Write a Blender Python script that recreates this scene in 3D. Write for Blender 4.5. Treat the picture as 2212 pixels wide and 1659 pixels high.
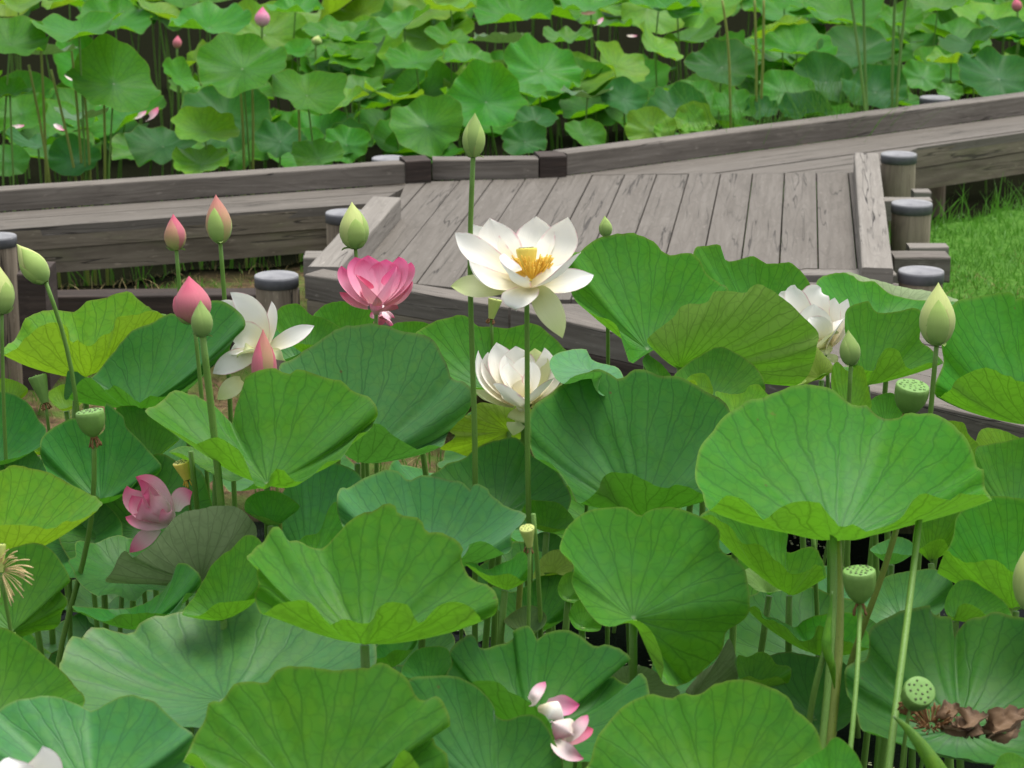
import bpy, math, random
import numpy as np
from mathutils import Vector, noise
random.seed(7); rng = np.random.default_rng(7)
for o in list(bpy.data.objects): bpy.data.objects.remove(o)
SC = bpy.context.scene
COL = SC.collection
# ---------------------------------------------------------------- camera frame
CZ = 2.85; PITCH = math.radians(15.3); FPX = 5000.0
SP, CP = math.sin(PITCH), math.cos(PITCH)
ZD = 0.75                                   # deck level; water is z = 0
def W(x, y, d):                             # picture point at depth d -> world
    a = (x - 1106) / FPX; b = (y - 829.5) / FPX
    return np.array([d * a, d * (CP - b * SP), CZ - d * (SP + b * CP)])
def slope(y): return SP + (y - 829.5) / FPX * CP
def G(x, y, z=ZD): return W(x, y, (CZ - z) / slope(y))
TILE = {'A': (0, 500.2, 1/3), 'B': (737.33, 500.2, 1/3), 'C': (1474.67, 500.2, 1/3),
        'D': (0, 1106, 1/3), 'E': (737.33, 1106, 1/3), 'F': (1474.67, 1106, 1/3),
        'G': (0, 0, .35638), 'H': (727.6, 0, .35638), 'I': (1423.7, 0, .35638),
        'N': (697.3, 394.1, .35638), 'Q': (0, 848.9, .35638), 'S': (0, 0, 1)}
def T(t, p):
    x0, y0, s = TILE[t]
    return (x0 + p[0] * s, y0 + p[1] * s)
# ---------------------------------------------------------------- object helpers
def link(o): COL.objects.link(o); return o
def mesh_obj(name, verts, faces, mat, parent=None, uvs=None, smooth=True, origin=None):
    verts = np.asarray(verts, float)
    if parent is not None: verts = verts - np.array(parent.location)
    elif origin is not None: verts = verts - np.asarray(origin)
    me = bpy.data.meshes.new(name)
    me.from_pydata(verts.tolist(), [], [tuple(f) for f in faces])
    if uvs is not None:
        l = me.uv_layers.new(name='UVMap'); k = 0
        for uv in uvs:
            for c in uv: l.data[k].uv = c; k += 1
    if smooth: me.polygons.foreach_set('use_smooth', [True] * len(me.polygons))
    me.materials.append(mat); me.update()
    o = bpy.data.objects.new(name, me)
    if parent is not None: o.parent = parent
    elif origin is not None: o.location = origin
    return link(o)
def thing(name, loc, label, cat, group=None):
    o = bpy.data.objects.new(name, None); o.empty_display_size = .05
    o.location = [float(c) for c in loc]; o['label'] = label; o['category'] = cat
    if group: o['group'] = group
    return link(o)
def tag(o, label, cat, group=None):
    o['label'] = label; o['category'] = cat
    if group: o['group'] = group
    return o
def struct(o, kind='structure'): o['kind'] = kind; return o
def catmull(P, n, closed=False):
    P = np.asarray(P, float); m = len(P)
    out = []
    segs = m if closed else m - 1
    for i in range(segs):
        if closed: p0, p1, p2, p3 = P[i-1], P[i], P[(i+1) % m], P[(i+2) % m]
        else: p0, p1, p2, p3 = P[max(i-1, 0)], P[i], P[i+1], P[min(i+2, m-1)]
        for t in np.linspace(0, 1, 12, endpoint=False):
            out.append(.5*((2*p1)+(-p0+p2)*t+(2*p0-5*p1+4*p2-p3)*t*t+(-p0+3*p1-3*p2+p3)*t**3))
    out = np.array(out + ([out[0]] if closed else [P[-1]]))
    L = np.r_[0, np.cumsum(np.linalg.norm(np.diff(out, axis=0), axis=1))]
    s = np.linspace(0, L[-1], n + 1 if closed else n)
    R = np.stack([np.interp(s, L, out[:, k]) for k in range(out.shape[1])], 1)
    return R[:-1] if closed else R
def tube(pts, rad, n=8, caps=True):
    pts = np.asarray(pts, float); m = len(pts)
    rad = np.broadcast_to(np.asarray(rad, float), (m,))
    V = []; F = []; U = []
    up = np.array([0, 1., 0.])
    for i in range(m):
        t = pts[min(i+1, m-1)] - pts[max(i-1, 0)]; t /= np.linalg.norm(t) + 1e-12
        a = np.cross(t, up)
        if np.linalg.norm(a) < 1e-3: a = np.cross(t, [1., 0, 0])
        a /= np.linalg.norm(a); b = np.cross(t, a)
        for j in range(n):
            th = 2*math.pi*j/n
            V.append(pts[i] + rad[i]*(math.cos(th)*a + math.sin(th)*b))
    for i in range(m-1):
        for j in range(n):
            j2 = (j+1) % n
            F.append((i*n+j, i*n+j2, (i+1)*n+j2, (i+1)*n+j))
            U.append([(j/n, i/m), ((j+1)/n, i/m), ((j+1)/n, (i+1)/m), (j/n, (i+1)/m)])
    if caps:
        F.append(tuple(range(n))[::-1]); U.append([(0, 0)]*n)
        F.append(tuple(range((m-1)*n, m*n))); U.append([(0, 1)]*n)
    return V, F, U
def merge(parts):
    V = []; F = []; U = []
    for v, f, u in parts:
        k = len(V); V += list(v); F += [tuple(i+k for i in q) for q in f]; U += list(u)
    return V, F, U
# ---------------------------------------------------------------- materials
class NB:
    def __init__(s, name):
        s.m = bpy.data.materials.new(name); s.m.use_nodes = True
        s.t = s.m.node_tree; s.t.nodes.clear()
    def n(s, typ, ins=None, **kw):
        nd = s.t.nodes.new(typ)
        for k, v in kw.items(): setattr(nd, k, v)
        for k, v in (ins or {}).items():
            if isinstance(v, bpy.types.NodeSocket): s.t.links.new(v, nd.inputs[k])
            else: nd.inputs[k].default_value = v
        return nd
    def math(s, op, a, b=0.0, clamp=False):
        nd = s.n('ShaderNodeMath', {0: a, 1: b}, operation=op); nd.use_clamp = clamp
        return nd.outputs[0]
    def mix(s, f, a, b):
        nd = s.n('ShaderNodeMix', data_type='RGBA')
        for k, v in ((0, f), (6, a), (7, b)):
            if isinstance(v, bpy.types.NodeSocket): s.t.links.new(v, nd.inputs[k])
            else: nd.inputs[k].default_value = v if k == 0 else (tuple(v) + (1,))[:4]
        return nd.outputs[2]
    def ramp(s, f, lo, hi): return s.n('ShaderNodeMapRange', {0: f, 1: lo, 2: hi}).outputs[0]
    def noise(s, vec, scale, detail=3, rough=.5):
        return s.n('ShaderNodeTexNoise', {'Vector': vec, 'Scale': scale, 'Detail': detail, 'Roughness': rough}).outputs[0]
    def mapv(s, vec, sc, loc=(0, 0, 0)):
        return s.n('ShaderNodeMapping', {0: vec, 1: loc, 3: sc}).outputs[0]
    def uv(s): return s.n('ShaderNodeUVMap').outputs[0]
    def obj(s): return s.n('ShaderNodeTexCoord').outputs['Object']
    def rnd(s): return s.n('ShaderNodeObjectInfo').outputs['Random']
    def bump(s, h, st, dist): return s.n('ShaderNodeBump', {'Height': h, 'Strength': st, 'Distance': dist}).outputs[0]
    def out(s, sh):
        o = s.n('ShaderNodeOutputMaterial'); s.t.links.new(sh, o.inputs[0]); return s.m
def leaf_mat(name, top, under, trans, tw=.4, waxy=.5):
    b = NB(name)
    sep = b.n('ShaderNodeSeparateXYZ', {0: b.uv()}); u, v = sep.outputs[0], sep.outputs[1]
    ob = b.obj(); r = b.rnd()
    warp = b.math('MULTIPLY', b.math('SUBTRACT', b.noise(ob, 7, 4, .6), .5), .95)
    a = b.math('ADD', b.math('MULTIPLY', u, 21), warp)
    d0 = b.math('ABSOLUTE', b.math('SUBTRACT', b.math('FRACT', b.math('ADD', a, .5)), .5))
    g = b.math('MULTIPLY', b.math('MAXIMUM', b.math('SUBTRACT', v, .5), 0), .62)
    d1 = b.math('MULTIPLY', b.math('ABSOLUTE', b.math('SUBTRACT', d0, g)), v)
    vein = b.n('ShaderNodeMapRange', {0: d1, 1: .006, 2: .042, 3: 1., 4: 0.}).outputs[0]
    ve = b.n('ShaderNodeTexVoronoi', {'Vector': b.n('ShaderNodeVectorMath', {0: ob, 1: b.n('ShaderNodeVectorMath', {0: b.n('ShaderNodeTexNoise', {'Vector': ob, 'Scale': 26.}).outputs[1], 1: (.03, .03, .03)}, operation='MULTIPLY').outputs[0]}, operation='ADD').outputs[0], 'Scale': 34.}, feature='DISTANCE_TO_EDGE').outputs[0]
    net = b.n('ShaderNodeMapRange', {0: ve, 1: .0, 2: .1, 3: 1., 4: 0.}).outputs[0]
    vm = b.math('MAXIMUM', vein, b.math('MULTIPLY', net, .5))
    nz = b.noise(ob, 5.5, 4, .6); nf = b.noise(ob, 42, 3, .6)
    c = b.mix(nz, [x*.74 for x in top], [x*1.2 for x in top])
    c = b.mix(b.math('MULTIPLY', b.ramp(nf, .42, .7), .4), c, [top[0]*2.0, top[1]*1.25, top[2]*.7])
    c = b.mix(b.math('MULTIPLY', b.ramp(b.noise(ob, 3.1, 3, .6), .5, .72), .45), c, [top[0]*2.3+.01, top[1]*1.2, top[2]*.6])
    c = b.mix(b.math('MULTIPLY', vm, .5), c, [top[0]*.4, top[1]*.46, top[2]*.6])
    bl = b.math('MULTIPLY', b.ramp(b.noise(b.mapv(ob, (1, 1, 1), (3, 1, 7)), 4.2, 4, .65), .38, .7), b.n('ShaderNodeMapRange', {0: v, 1: .1, 2: 1., 3: .42, 4: .10}).outputs[0])
    c = b.mix(bl, c, (.12, .26, .15))
    edge = b.math('MULTIPLY', b.n('ShaderNodeMapRange', {0: v, 1: .975, 2: 1.0}).outputs[0], .55)
    c = b.mix(edge, c, b.mix(b.ramp(b.noise(ob, 11, 3), .56, .64), (.22, .3, .05), (.15, .09, .03)))
    ctr = b.n('ShaderNodeMapRange', {0: v, 1: .012, 2: .035, 3: .5, 4: 0.}).outputs[0]
    c = b.mix(ctr, c, (.35, .45, .25))
    sp2 = b.n('ShaderNodeMapRange', {0: b.n('ShaderNodeTexVoronoi', {'Vector': ob, 'Scale': 19.}).outputs[0], 1: .05, 2: .08, 3: 1., 4: 0.}).outputs[0]
    c = b.mix(b.math('MULTIPLY', sp2, b.ramp(b.noise(ob, 4., 2), .52, .6)), c, (.10, .07, .025))
    spot = b.n('ShaderNodeMapRange', {0: b.noise(ob, 21, 4, .7), 1: .735, 2: .79}).outputs[0]
    c = b.mix(b.math('MULTIPLY', spot, .75), c, (.16, .14, .035))
    cu = b.mix(b.math('MULTIPLY', vm, .55), under, [under[0]*.45, under[1]*.45, under[2]*.45])
    cu = b.mix(b.math('MULTIPLY', nz, .35), cu, [under[0]*.75, under[1]*.8, under[2]*.7])
    back = b.n('ShaderNodeNewGeometry').outputs['Backfacing']
    col = b.mix(back, c, cu)
    hs = b.n('ShaderNodeHueSaturation', {'Hue': b.math('ADD', .488, b.math('MULTIPLY', r, .024)),
              'Value': b.math('ADD', .86, b.math('MULTIPLY', r, .28)), 'Color': col}).outputs[0]
    tc = b.mix(b.math('MULTIPLY', vm, .7), trans, [x*.4 for x in trans])
    tc = b.mix(b.math('MULTIPLY', nz, .4), tc, [trans[0]*.6, trans[1]*.75, trans[2]])
    bp = b.bump(b.math('ADD', b.math('MULTIPLY', vein, -.5), b.math('MULTIPLY', nf, .3)), .25, .0025)
    p = b.n('ShaderNodeBsdfPrincipled', {'Base Color': hs, 'Roughness': b.math('ADD', .42, b.math('MULTIPLY', back, .2)),
             'Specular IOR Level': .08 + .26*waxy, 'Sheen Weight': waxy*.3, 'Sheen Roughness': .45, 'Sheen Tint': (.72, .9, .9, 1), 'Normal': bp})
    tr = b.n('ShaderNodeBsdfTranslucent', {'Color': tc, 'Normal': bp})
    return b.out(b.n('ShaderNodeMixShader', {0: tw, 1: p.outputs[0], 2: tr.outputs[0]}).outputs[0])
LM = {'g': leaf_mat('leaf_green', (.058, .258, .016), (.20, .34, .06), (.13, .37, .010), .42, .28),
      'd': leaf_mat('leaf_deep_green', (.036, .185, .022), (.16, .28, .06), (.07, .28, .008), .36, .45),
      'e': leaf_mat('leaf_far_shade_green', (.024, .135, .020), (.15, .27, .05), (.07, .27, .006), .36, .0),  # darkened green with the shade of the far lower rows in its colour
      'b': leaf_mat('leaf_blue_green', (.055, .235, .055), (.17, .31, .08), (.09, .33, .025), .32, .75),
      'm': leaf_mat('leaf_mid_green', (.050, .235, .014), (.19, .33, .04), (.16, .42, .006), .42, .05),
      'y': leaf_mat('leaf_lime', (.125, .33, .018), (.26, .38, .07), (.25, .45, .010), .42, .2),
      'o': leaf_mat('leaf_olive', (.06, .15, .05), (.25, .32, .16), (.14, .28, .05), .22, .2)}
def petal_mat(name, base, mid, tip, edge, trans=.3, streak=.2, em=.5):
    b = NB(name)
    sep = b.n('ShaderNodeSeparateXYZ', {0: b.uv()}); u, v = sep.outputs[0], sep.outputs[1]
    st = b.noise(b.mapv(b.uv(), (38, 1.3, 1)), 1., 3)
    vv = b.math('ADD', v, b.math('MULTIPLY', b.math('SUBTRACT', st, .5), .22))
    c = b.mix(b.n('ShaderNodeMapRange', {0: vv, 1: .05, 2: .5}).outputs[0], base, mid)
    c = b.mix(b.n('ShaderNodeMapRange', {0: vv, 1: .55, 2: .98}).outputs[0], c, tip)
    c = b.mix(b.math('MULTIPLY', b.n('ShaderNodeMapRange', {0: st, 1: .45, 2: .75}).outputs[0], streak), c, [x*.72 for x in mid])
    eu = b.math('ABSOLUTE', b.math('SUBTRACT', b.math('MULTIPLY', u, 2), 1))
    em_ = b.math('MULTIPLY', b.n('ShaderNodeMapRange', {0: eu, 1: .88, 2: .99}).outputs[0],
                 b.n('ShaderNodeMapRange', {0: b.noise(b.obj(), 30, 2), 1: .42, 2: .6}).outputs[0])
    c = b.mix(b.math('MULTIPLY', em_, em), c, edge)
    bp = b.bump(st, .25, .002)
    p = b.n('ShaderNodeBsdfPrincipled', {'Base Color': c, 'Roughness': .6, 'Specular IOR Level': .15,
            'Sheen Weight': .08, 'Normal': bp})
    tr = b.n('ShaderNodeBsdfTranslucent', {'Color': c})
    return b.out(b.n('ShaderNodeMixShader', {0: trans, 1: p.outputs[0], 2: tr.outputs[0]}).outputs[0])
PM = {'w': petal_mat('petal_cream', (.84, .77, .48), (.87, .85, .77), (.88, .87, .83), (.62, .25, .33), .2, .1, .75),
      'wg': petal_mat('petal_pale_green', (.66, .66, .30), (.70, .73, .42), (.55, .64, .26), (.5, .45, .3), .3, .15),
      'p': petal_mat('petal_pink', (.84, .55, .60), (.84, .38, .53), (.74, .10, .29), (.66, .06, .22), .3, .25),
      'pd': petal_mat('petal_deep_pink', (.80, .46, .45), (.76, .27, .37), (.64, .09, .2), (.55, .06, .15), .25, .3),
      'pw': petal_mat('petal_blush', (.84, .76, .62), (.80, .64, .64), (.58, .13, .28), (.62, .15, .3), .3, .2),
      'pp': petal_mat('petal_rose_white', (.86, .74, .72), (.82, .48, .57), (.68, .07, .22), (.6, .05, .16), .3, .3),
      'bg': petal_mat('bud_green', (.24, .38, .10), (.36, .50, .14), (.34, .48, .12), (.30, .2, .1), .15, .4, .8),
      'bd': petal_mat('bud_dull_green', (.18, .30, .08), (.25, .37, .10), (.24, .34, .09), (.25, .2, .1), .1, .25),
      'by': petal_mat('bud_pale_lime', (.38, .50, .16), (.54, .62, .22), (.55, .62, .22), (.40, .28, .15), .2, .35, .8),
      'bp': petal_mat('bud_pink_green', (.36, .40, .13), (.50, .29, .17), (.50, .16, .16), (.5, .15, .15), .15, .25),
      'br': petal_mat('bud_rose', (.50, .22, .18), (.60, .18, .22), (.56, .09, .16), (.5, .06, .12), .15, .25),
      'dead': petal_mat('petal_withered', (.15, .095, .05), (.20, .125, .07), (.11, .062, .032), (.1, .05, .03), .1, .5)}
def plain(name, col, rough=.5, vary=.25, scale=30, trans=0, spec=.3):
    b = NB(name); nz = b.noise(b.obj(), scale, 4, .6)
    c = b.mix(nz, [x*(1-vary) for x in col], [x*(1+vary) for x in col])
    p = b.n('ShaderNodeBsdfPrincipled', {'Base Color': c, 'Roughness': rough, 'Specular IOR Level': spec,
            'Normal': b.bump(nz, .3, .003)})
    if not trans: return b.out(p.outputs[0])
    tr = b.n('ShaderNodeBsdfTranslucent', {'Color': c})
    return b.out(b.n('ShaderNodeMixShader', {0: trans, 1: p.outputs[0], 2: tr.outputs[0]}).outputs[0])
def stem_mat(name, c1, c2):
    b = NB(name); ob = b.obj()
    nz = b.noise(b.mapv(ob, (1, 1, .35)), 9, 4, .6); f = b.noise(b.mapv(ob, (1, 1, .2)), 160, 2)
    c = b.mix(nz, c1, c2)
    pr = b.n('ShaderNodeMapRange', {0: b.noise(ob, 330, 1), 1: .64, 2: .72}).outputs[0]
    c = b.mix(b.math('MULTIPLY', pr, .5), c, [x*.4 for x in c1])
    return b.out(b.n('ShaderNodeBsdfPrincipled', {'Base Color': c, 'Roughness': .5, 'Specular IOR Level': .3,
                 'Normal': b.bump(b.math('ADD', f, b.math('MULTIPLY', pr, .6)), .4, .002)}).outputs[0])
M_STEM = stem_mat('stalk_green', (.085, .20, .03), (.15, .27, .045))
M_STEMY = stem_mat('stalk_yellow_green', (.16, .22, .035), (.25, .30, .06))
M_POD = plain('seed_pod_green', (.14, .265, .055), .5, .2, 60)
M_PODY = plain('seed_pod_yellow', (.78, .64, .12), .5, .15, 60)
M_PODL = plain('seed_pod_lime', (.42, .48, .13), .5, .15, 60)
M_PODTOP = plain('seed_pod_face', (.16, .31, .075), .6, .25, 60)
M_SEED = plain('seed_dark', (.07, .10, .035), .5, .3, 100)
M_SEEDG = plain('seed_green', (.14, .25, .07), .5, .3, 100)
M_STAM = plain('stamen_gold', (.84, .55, .08), .5, .3, 90, .2)
M_STAMP = plain('stamen_pale', (.72, .56, .28), .5, .3, 90, .2)
M_STAMB = plain('stamen_brown', (.17, .085, .03), .7, .4, 90)
M_GRASS = plain('grass_blade', (.085, .25, .02), .5, .5, 3, .35)
M_DRY = plain('dry_grass_blade', (.30, .24, .10), .7, .4, 4, .2)
def wood_mat(name, c1, c2, stain, st_amt, crack=.8, moss=0.):
    b = NB(name); uv = b.uv()
    g1 = b.noise(b.mapv(uv, (1.6, 42, 1)), 1, 6, .65)
    wv = b.noise(b.mapv(uv, (1.1, 9, 1)), 1, 2)
    ring = b.math('FRACT', b.math('MULTIPLY', wv, 9))
    ring = b.math('ABSOLUTE', b.math('SUBTRACT', ring, .5))
    c = b.mix(b.ramp(g1, .25, .75), c1, c2)
    c = b.mix(b.math('MULTIPLY', b.ramp(ring, .38, .5), .3), c, [x*.62 for x in c1])
    big = b.noise(b.mapv(uv, (.9, 5, 1)), 1.6, 5, .65)
    c = b.mix(b.math('MULTIPLY', b.ramp(big, .42, .70), st_amt), c, stain)
    if moss: c = b.mix(b.math('MULTIPLY', b.ramp(b.noise(b.mapv(uv, (2, 6, 1), (3, 5, 0)), 1.3, 5, .6), .5, .75), moss), c, (.19, .22, .09))
    cr = b.noise(b.mapv(uv, (.4, 9, 1), (7, 2, 0)), 1, 3, .6)
    cr = b.math('ABSOLUTE', b.math('SUBTRACT', cr, .5))
    msk = b.ramp(b.noise(b.mapv(uv, (1.0, 4, 1), (1, 9, 0)), 1.2, 2), .47, .57)
    crk = b.math('MULTIPLY', b.n('ShaderNodeMapRange', {0: cr, 1: .0025, 2: .008, 3: 1., 4: 0.}).outputs[0], msk)
    c = b.mix(b.math('MULTIPLY', crk, crack), c, (.03, .026, .022))
    sp = b.noise(b.mapv(uv, (9, 30, 1), (4, 4, 0)), 1.5, 3, .6)
    c = b.mix(b.math('MULTIPLY', b.ramp(sp, .62, .76), .5), c, [min(1, x*1.7) for x in c2])
    h = b.math('SUBTRACT', b.math('ADD', b.math('MULTIPLY', g1, .6), b.math('MULTIPLY', ring, .4)), b.math('MULTIPLY', crk, 1.2))
    return b.out(b.n('ShaderNodeBsdfPrincipled', {'Base Color': c, 'Roughness': .8, 'Specular IOR Level': .25,
                 'Normal': b.bump(h, .6, .006)}).outputs[0])
M_DECK = wood_mat('weathered_deck', (.108, .095, .079), (.172, .154, .133), (.085, .073, .059), .4)
M_BEAM = wood_mat('weathered_beam', (.125, .108, .09), (.215, .192, .165), (.065, .055, .045), .6)
M_FASC = wood_mat('weathered_fascia', (.155, .13, .095), (.25, .215, .16), (.06, .047, .033), .7, .8, .35)
M_CURB = wood_mat('pale_curb', (.18, .162, .138), (.27, .248, .218), (.13, .115, .098), .4, 1.)
M_DARKW = wood_mat('rotten_wood', (.035, .026, .022), (.075, .055, .045), (.015, .012, .01), .6)
M_POST = wood_mat('post_timber', (.22, .175, .125), (.36, .30, .225), (.08, .06, .045), .7, 1.)
def cap_mat():
    b = NB('zinc_cap'); ob = b.obj(); nz = b.noise(ob, 9, 5, .65)
    c = b.mix(b.ramp(nz, .35, .7), (.19, .19, .20), (.31, .31, .315))
    w = b.ramp(b.noise(ob, 26, 4, .6), .63, .72)
    c = b.mix(b.math('MULTIPLY', w, .6), c, (.40, .41, .36))
    return b.out(b.n('ShaderNodeBsdfPrincipled', {'Base Color': c, 'Roughness': .75, 'Metallic': 0., 'Specular IOR Level': .2, 'Normal': b.bump(nz, .3, .004)}).outputs[0])
M_CAP = cap_mat()
M_CAPS = plain('cap_band_dark', (.12, .12, .13), .7, .45, 22)
# ---------------------------------------------------------------- camera, light, sky
cam = bpy.data.cameras.new('camera'); co = link(bpy.data.objects.new('camera', cam))
cam.sensor_width = 36; cam.lens = 36 * FPX / 2212; cam.clip_end = 400; cam.clip_start = .1
co.location = (0, 0, CZ); co.rotation_euler = (math.pi/2 - PITCH, 0, 0)
cam.dof.use_dof = True; cam.dof.focus_distance = 6.0; cam.dof.aperture_fstop = 8
SC.camera = co
SUN_EL, SUN_AZ = math.radians(72), math.radians(48)      # azimuth measured from +Y towards +X
w = bpy.data.worlds.new('World'); SC.world = w; w.use_nodes = True
nt = w.node_tree; nt.nodes.clear()
sky = nt.nodes.new('ShaderNodeTexSky'); sky.sky_type = 'NISHITA'; sky.sun_disc = False
sky.sun_elevation = SUN_EL; sky.sun_rotation = SUN_AZ; sky.dust_density = 3; sky.air_density = 1
hs = nt.nodes.new('ShaderNodeHueSaturation'); hs.inputs['Saturation'].default_value = .22
bg = nt.nodes.new('ShaderNodeBackground'); bg.inputs[1].default_value = .15
wo = nt.nodes.new('ShaderNodeOutputWorld')
nt.links.new(sky.outputs[0], hs.inputs['Color']); nt.links.new(hs.outputs[0], bg.inputs[0]); nt.links.new(bg.outputs[0], wo.inputs[0])
sl = bpy.data.lights.new('sun', 'SUN'); sl.energy = 1.5; sl.angle = math.radians(30); sl.color = (1, .97, .92)
so = link(bpy.data.objects.new('sun', sl))
sd = Vector((math.sin(SUN_AZ)*math.cos(SUN_EL), math.cos(SUN_AZ)*math.cos(SUN_EL), math.sin(SUN_EL)))
so.rotation_euler = (-sd).to_track_quat('-Z', 'Y').to_euler(); so.location = (0, 0, 12)
SC.view_settings.view_transform = 'Standard'; SC.view_settings.look = 'None'
SC.view_settings.exposure = .85; SC.view_settings.gamma = 1
SC.cycles.max_bounces = 6; SC.cycles.diffuse_bounces = 4; SC.cycles.transmission_bounces = 4
SC.cycles.use_denoising = True
# ---------------------------------------------------------------- ground and water
def sstep(a, b, x): t = min(1, max(0, (x-a)/(b-a))); return t*t*(3-2*t)
def rail_y(x): return np.interp(x, [-2.6, -.5, .3, 3.2], [10.3, 11.4, 11.55, 14.0])
def gh(x, y):
    h = -.25 + .35*sstep(7.9, 8.7, y + .25*noise.noise((x*1.3, y*1.3, 0)))
    ry = rail_y(x)
    bank = sstep(9.75, 10.35, y) if x < .6 else sstep(1.0, 1.7, x)*sstep(8.0, 9.0, y)
    h += .36*bank*(1 - (sstep(ry-.2, ry+.9, y) if x < .6 else sstep(ry-1.35, ry-.75, y)))
    return h + .03*noise.noise((x*3, y*3, 1)) + .012*noise.noise((x*11, y*11, 2))
def ground_mat():
    b = NB('ground_soil'); P = b.n('ShaderNodeTexCoord').outputs['Object']
    n1 = b.noise(P, 2.2, 5, .65); n2 = b.noise(P, 28, 4, .7); n3 = b.noise(b.mapv(P, (1, 1, 1), (5, 5, 0)), 5, 4)
    c = b.mix(b.ramp(n2, .3, .7), (.045, .032, .02), (.20, .14, .075))
    c = b.mix(b.math('MULTIPLY', b.ramp(n3, .45, .62), .7), c, (.085, .17, .03))
    sep = b.n('ShaderNodeSeparateXYZ', {0: P})
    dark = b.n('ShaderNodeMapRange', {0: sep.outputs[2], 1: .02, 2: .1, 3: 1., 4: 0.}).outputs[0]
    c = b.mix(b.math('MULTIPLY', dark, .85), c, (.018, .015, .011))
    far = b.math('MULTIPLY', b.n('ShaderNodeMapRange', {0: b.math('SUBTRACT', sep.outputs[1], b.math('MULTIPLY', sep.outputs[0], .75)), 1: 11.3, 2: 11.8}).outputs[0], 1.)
    
    gx = b.math('MULTIPLY', b.ramp(sep.outputs[0], .9, 1.5), b.ramp(sep.outputs[2], .2, .36))
    c = b.mix(gx, c, b.mix(b.ramp(n2, .35, .65), (.04, .13, .015), (.10, .21, .04)))
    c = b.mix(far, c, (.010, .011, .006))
    return b.out(b.n('ShaderNodeBsdfPrincipled', {'Base Color': c, 'Roughness': .95, 'Specular IOR Level': 0., 'Normal': b.bump(n2, .8, .02)}).outputs[0])
xs = np.r_[-40, -20, -10, np.linspace(-5, 6, 150), 10, 20, 40]; ys = np.r_[-6, 0, np.linspace(4, 18, 190), 24, 35, 60]
V = [(x, y, gh(x, y)) for y in ys for x in xs]; nx = len(xs)
F = [(j*nx+i, j*nx+i+1, (j+1)*nx+i+1, (j+1)*nx+i) for j in range(len(ys)-1) for i in range(nx-1)]
struct(mesh_obj('ground', V, F, ground_mat()))
def water_mat():
    b = NB('pond_water'); P = b.n('ShaderNodeTexCoord').outputs['Object']
    v = b.n('ShaderNodeTexVoronoi', {'Vector': P, 'Scale': 62.})
    pick = b.math('GREATER_THAN', b.noise(P, 3.1, 4, .6), .57)
    keep = b.math('GREATER_THAN', b.n('ShaderNodeSeparateColor', {0: v.outputs['Color']}).outputs[0], .52)
    fl = b.math('MULTIPLY', b.math('MULTIPLY', b.math('LESS_THAN', v.outputs['Distance'], .33), pick), keep)
    c = b.mix(fl, (.004, .006, .004), (.33, .36, .20))
    p = b.n('ShaderNodeBsdfDiffuse', {'Color': c})
    g = b.n('ShaderNodeBsdfGlossy', {'Color': (.8, .85, .85, 1), 'Roughness': .06, 'Normal': b.bump(b.noise(P, 14, 2), .06, .02)})
    f = b.math('MULTIPLY', b.math('SUBTRACT', 1, fl), .022)
    return b.out(b.n('ShaderNodeMixShader', {0: f, 1: p.outputs[0], 2: g.outputs[0]}).outputs[0])
struct(mesh_obj('water', [(-40, -6, 0), (40, -6, 0), (40, 60, 0), (-40, 60, 0)], [(0, 1, 2, 3)], water_mat()))
# ---------------------------------------------------------------- boardwalk
def beam_geo(p0, p1, wid, hei, side=1, mitre=0., top=True):
    """box along p0->p1 (bottom visible edge), wid away from the viewer, hei upward; slightly rounded top edges"""
    p0, p1 = np.array(p0, float), np.array(p1, float)
    L = np.linalg.norm(p1-p0); t = (p1-p0)/L; up = np.array([0, 0, 1.])
    n = np.cross(up, t)*side
    r = .008; sec = [(0, 0), (0, hei-r), (r*.3, hei-r*.3), (r, hei), (wid-r, hei), (wid-r*.3, hei-r*.3), (wid, hei-r), (wid, 0)]
    V, F, U = [], [], []; m = len(sec); N = max(3, int(L/.25))
    o = random.uniform(0, 40); per = np.r_[0, np.cumsum([math.dist(sec[i], sec[(i+1) % m]) for i in range(m)])]
    for k in range(N+1):
        s = L*k/N
        for (a, h) in sec:
            j = .0025*noise.noise((s*5+o, a*20, h*20))
            V.append(p0 + t*s + n*(a+j) + up*(h+j))
    for k in range(N):
        for i in range(m):
            i2 = (i+1) % m; F.append((k*m+i, (k+1)*m+i, (k+1)*m+i2, k*m+i2) if side > 0 else (k*m+i2, (k+1)*m+i2, (k+1)*m+i, k*m+i))
            q = [(o+L*k/N, o+per[i]), (o+L*(k+1)/N, o+per[i]), (o+L*(k+1)/N, o+per[i+1]), (o+L*k/N, o+per[i+1])]
            U.append(q if side > 0 else [q[3], q[2], q[1], q[0]])
    F.append(tuple(range(m))); U.append([(o+a, o+h) for a, h in sec])
    F.append(tuple(range(N*m, N*m+m))[::-1]); U.append([(o+a, o+h) for a, h in sec[::-1]])
    return V, F, U
def clip(poly, n, c):                        # keep n.p >= c
    out = []
    for i in range(len(poly)):
        a, b = poly[i-1], poly[i]; da, db = np.dot(n, a)-c, np.dot(n, b)-c
        if da*db < 0: out.append(a+(b-a)*da/(da-db))
        if db >= 0: out.append(b)
    return out
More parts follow.
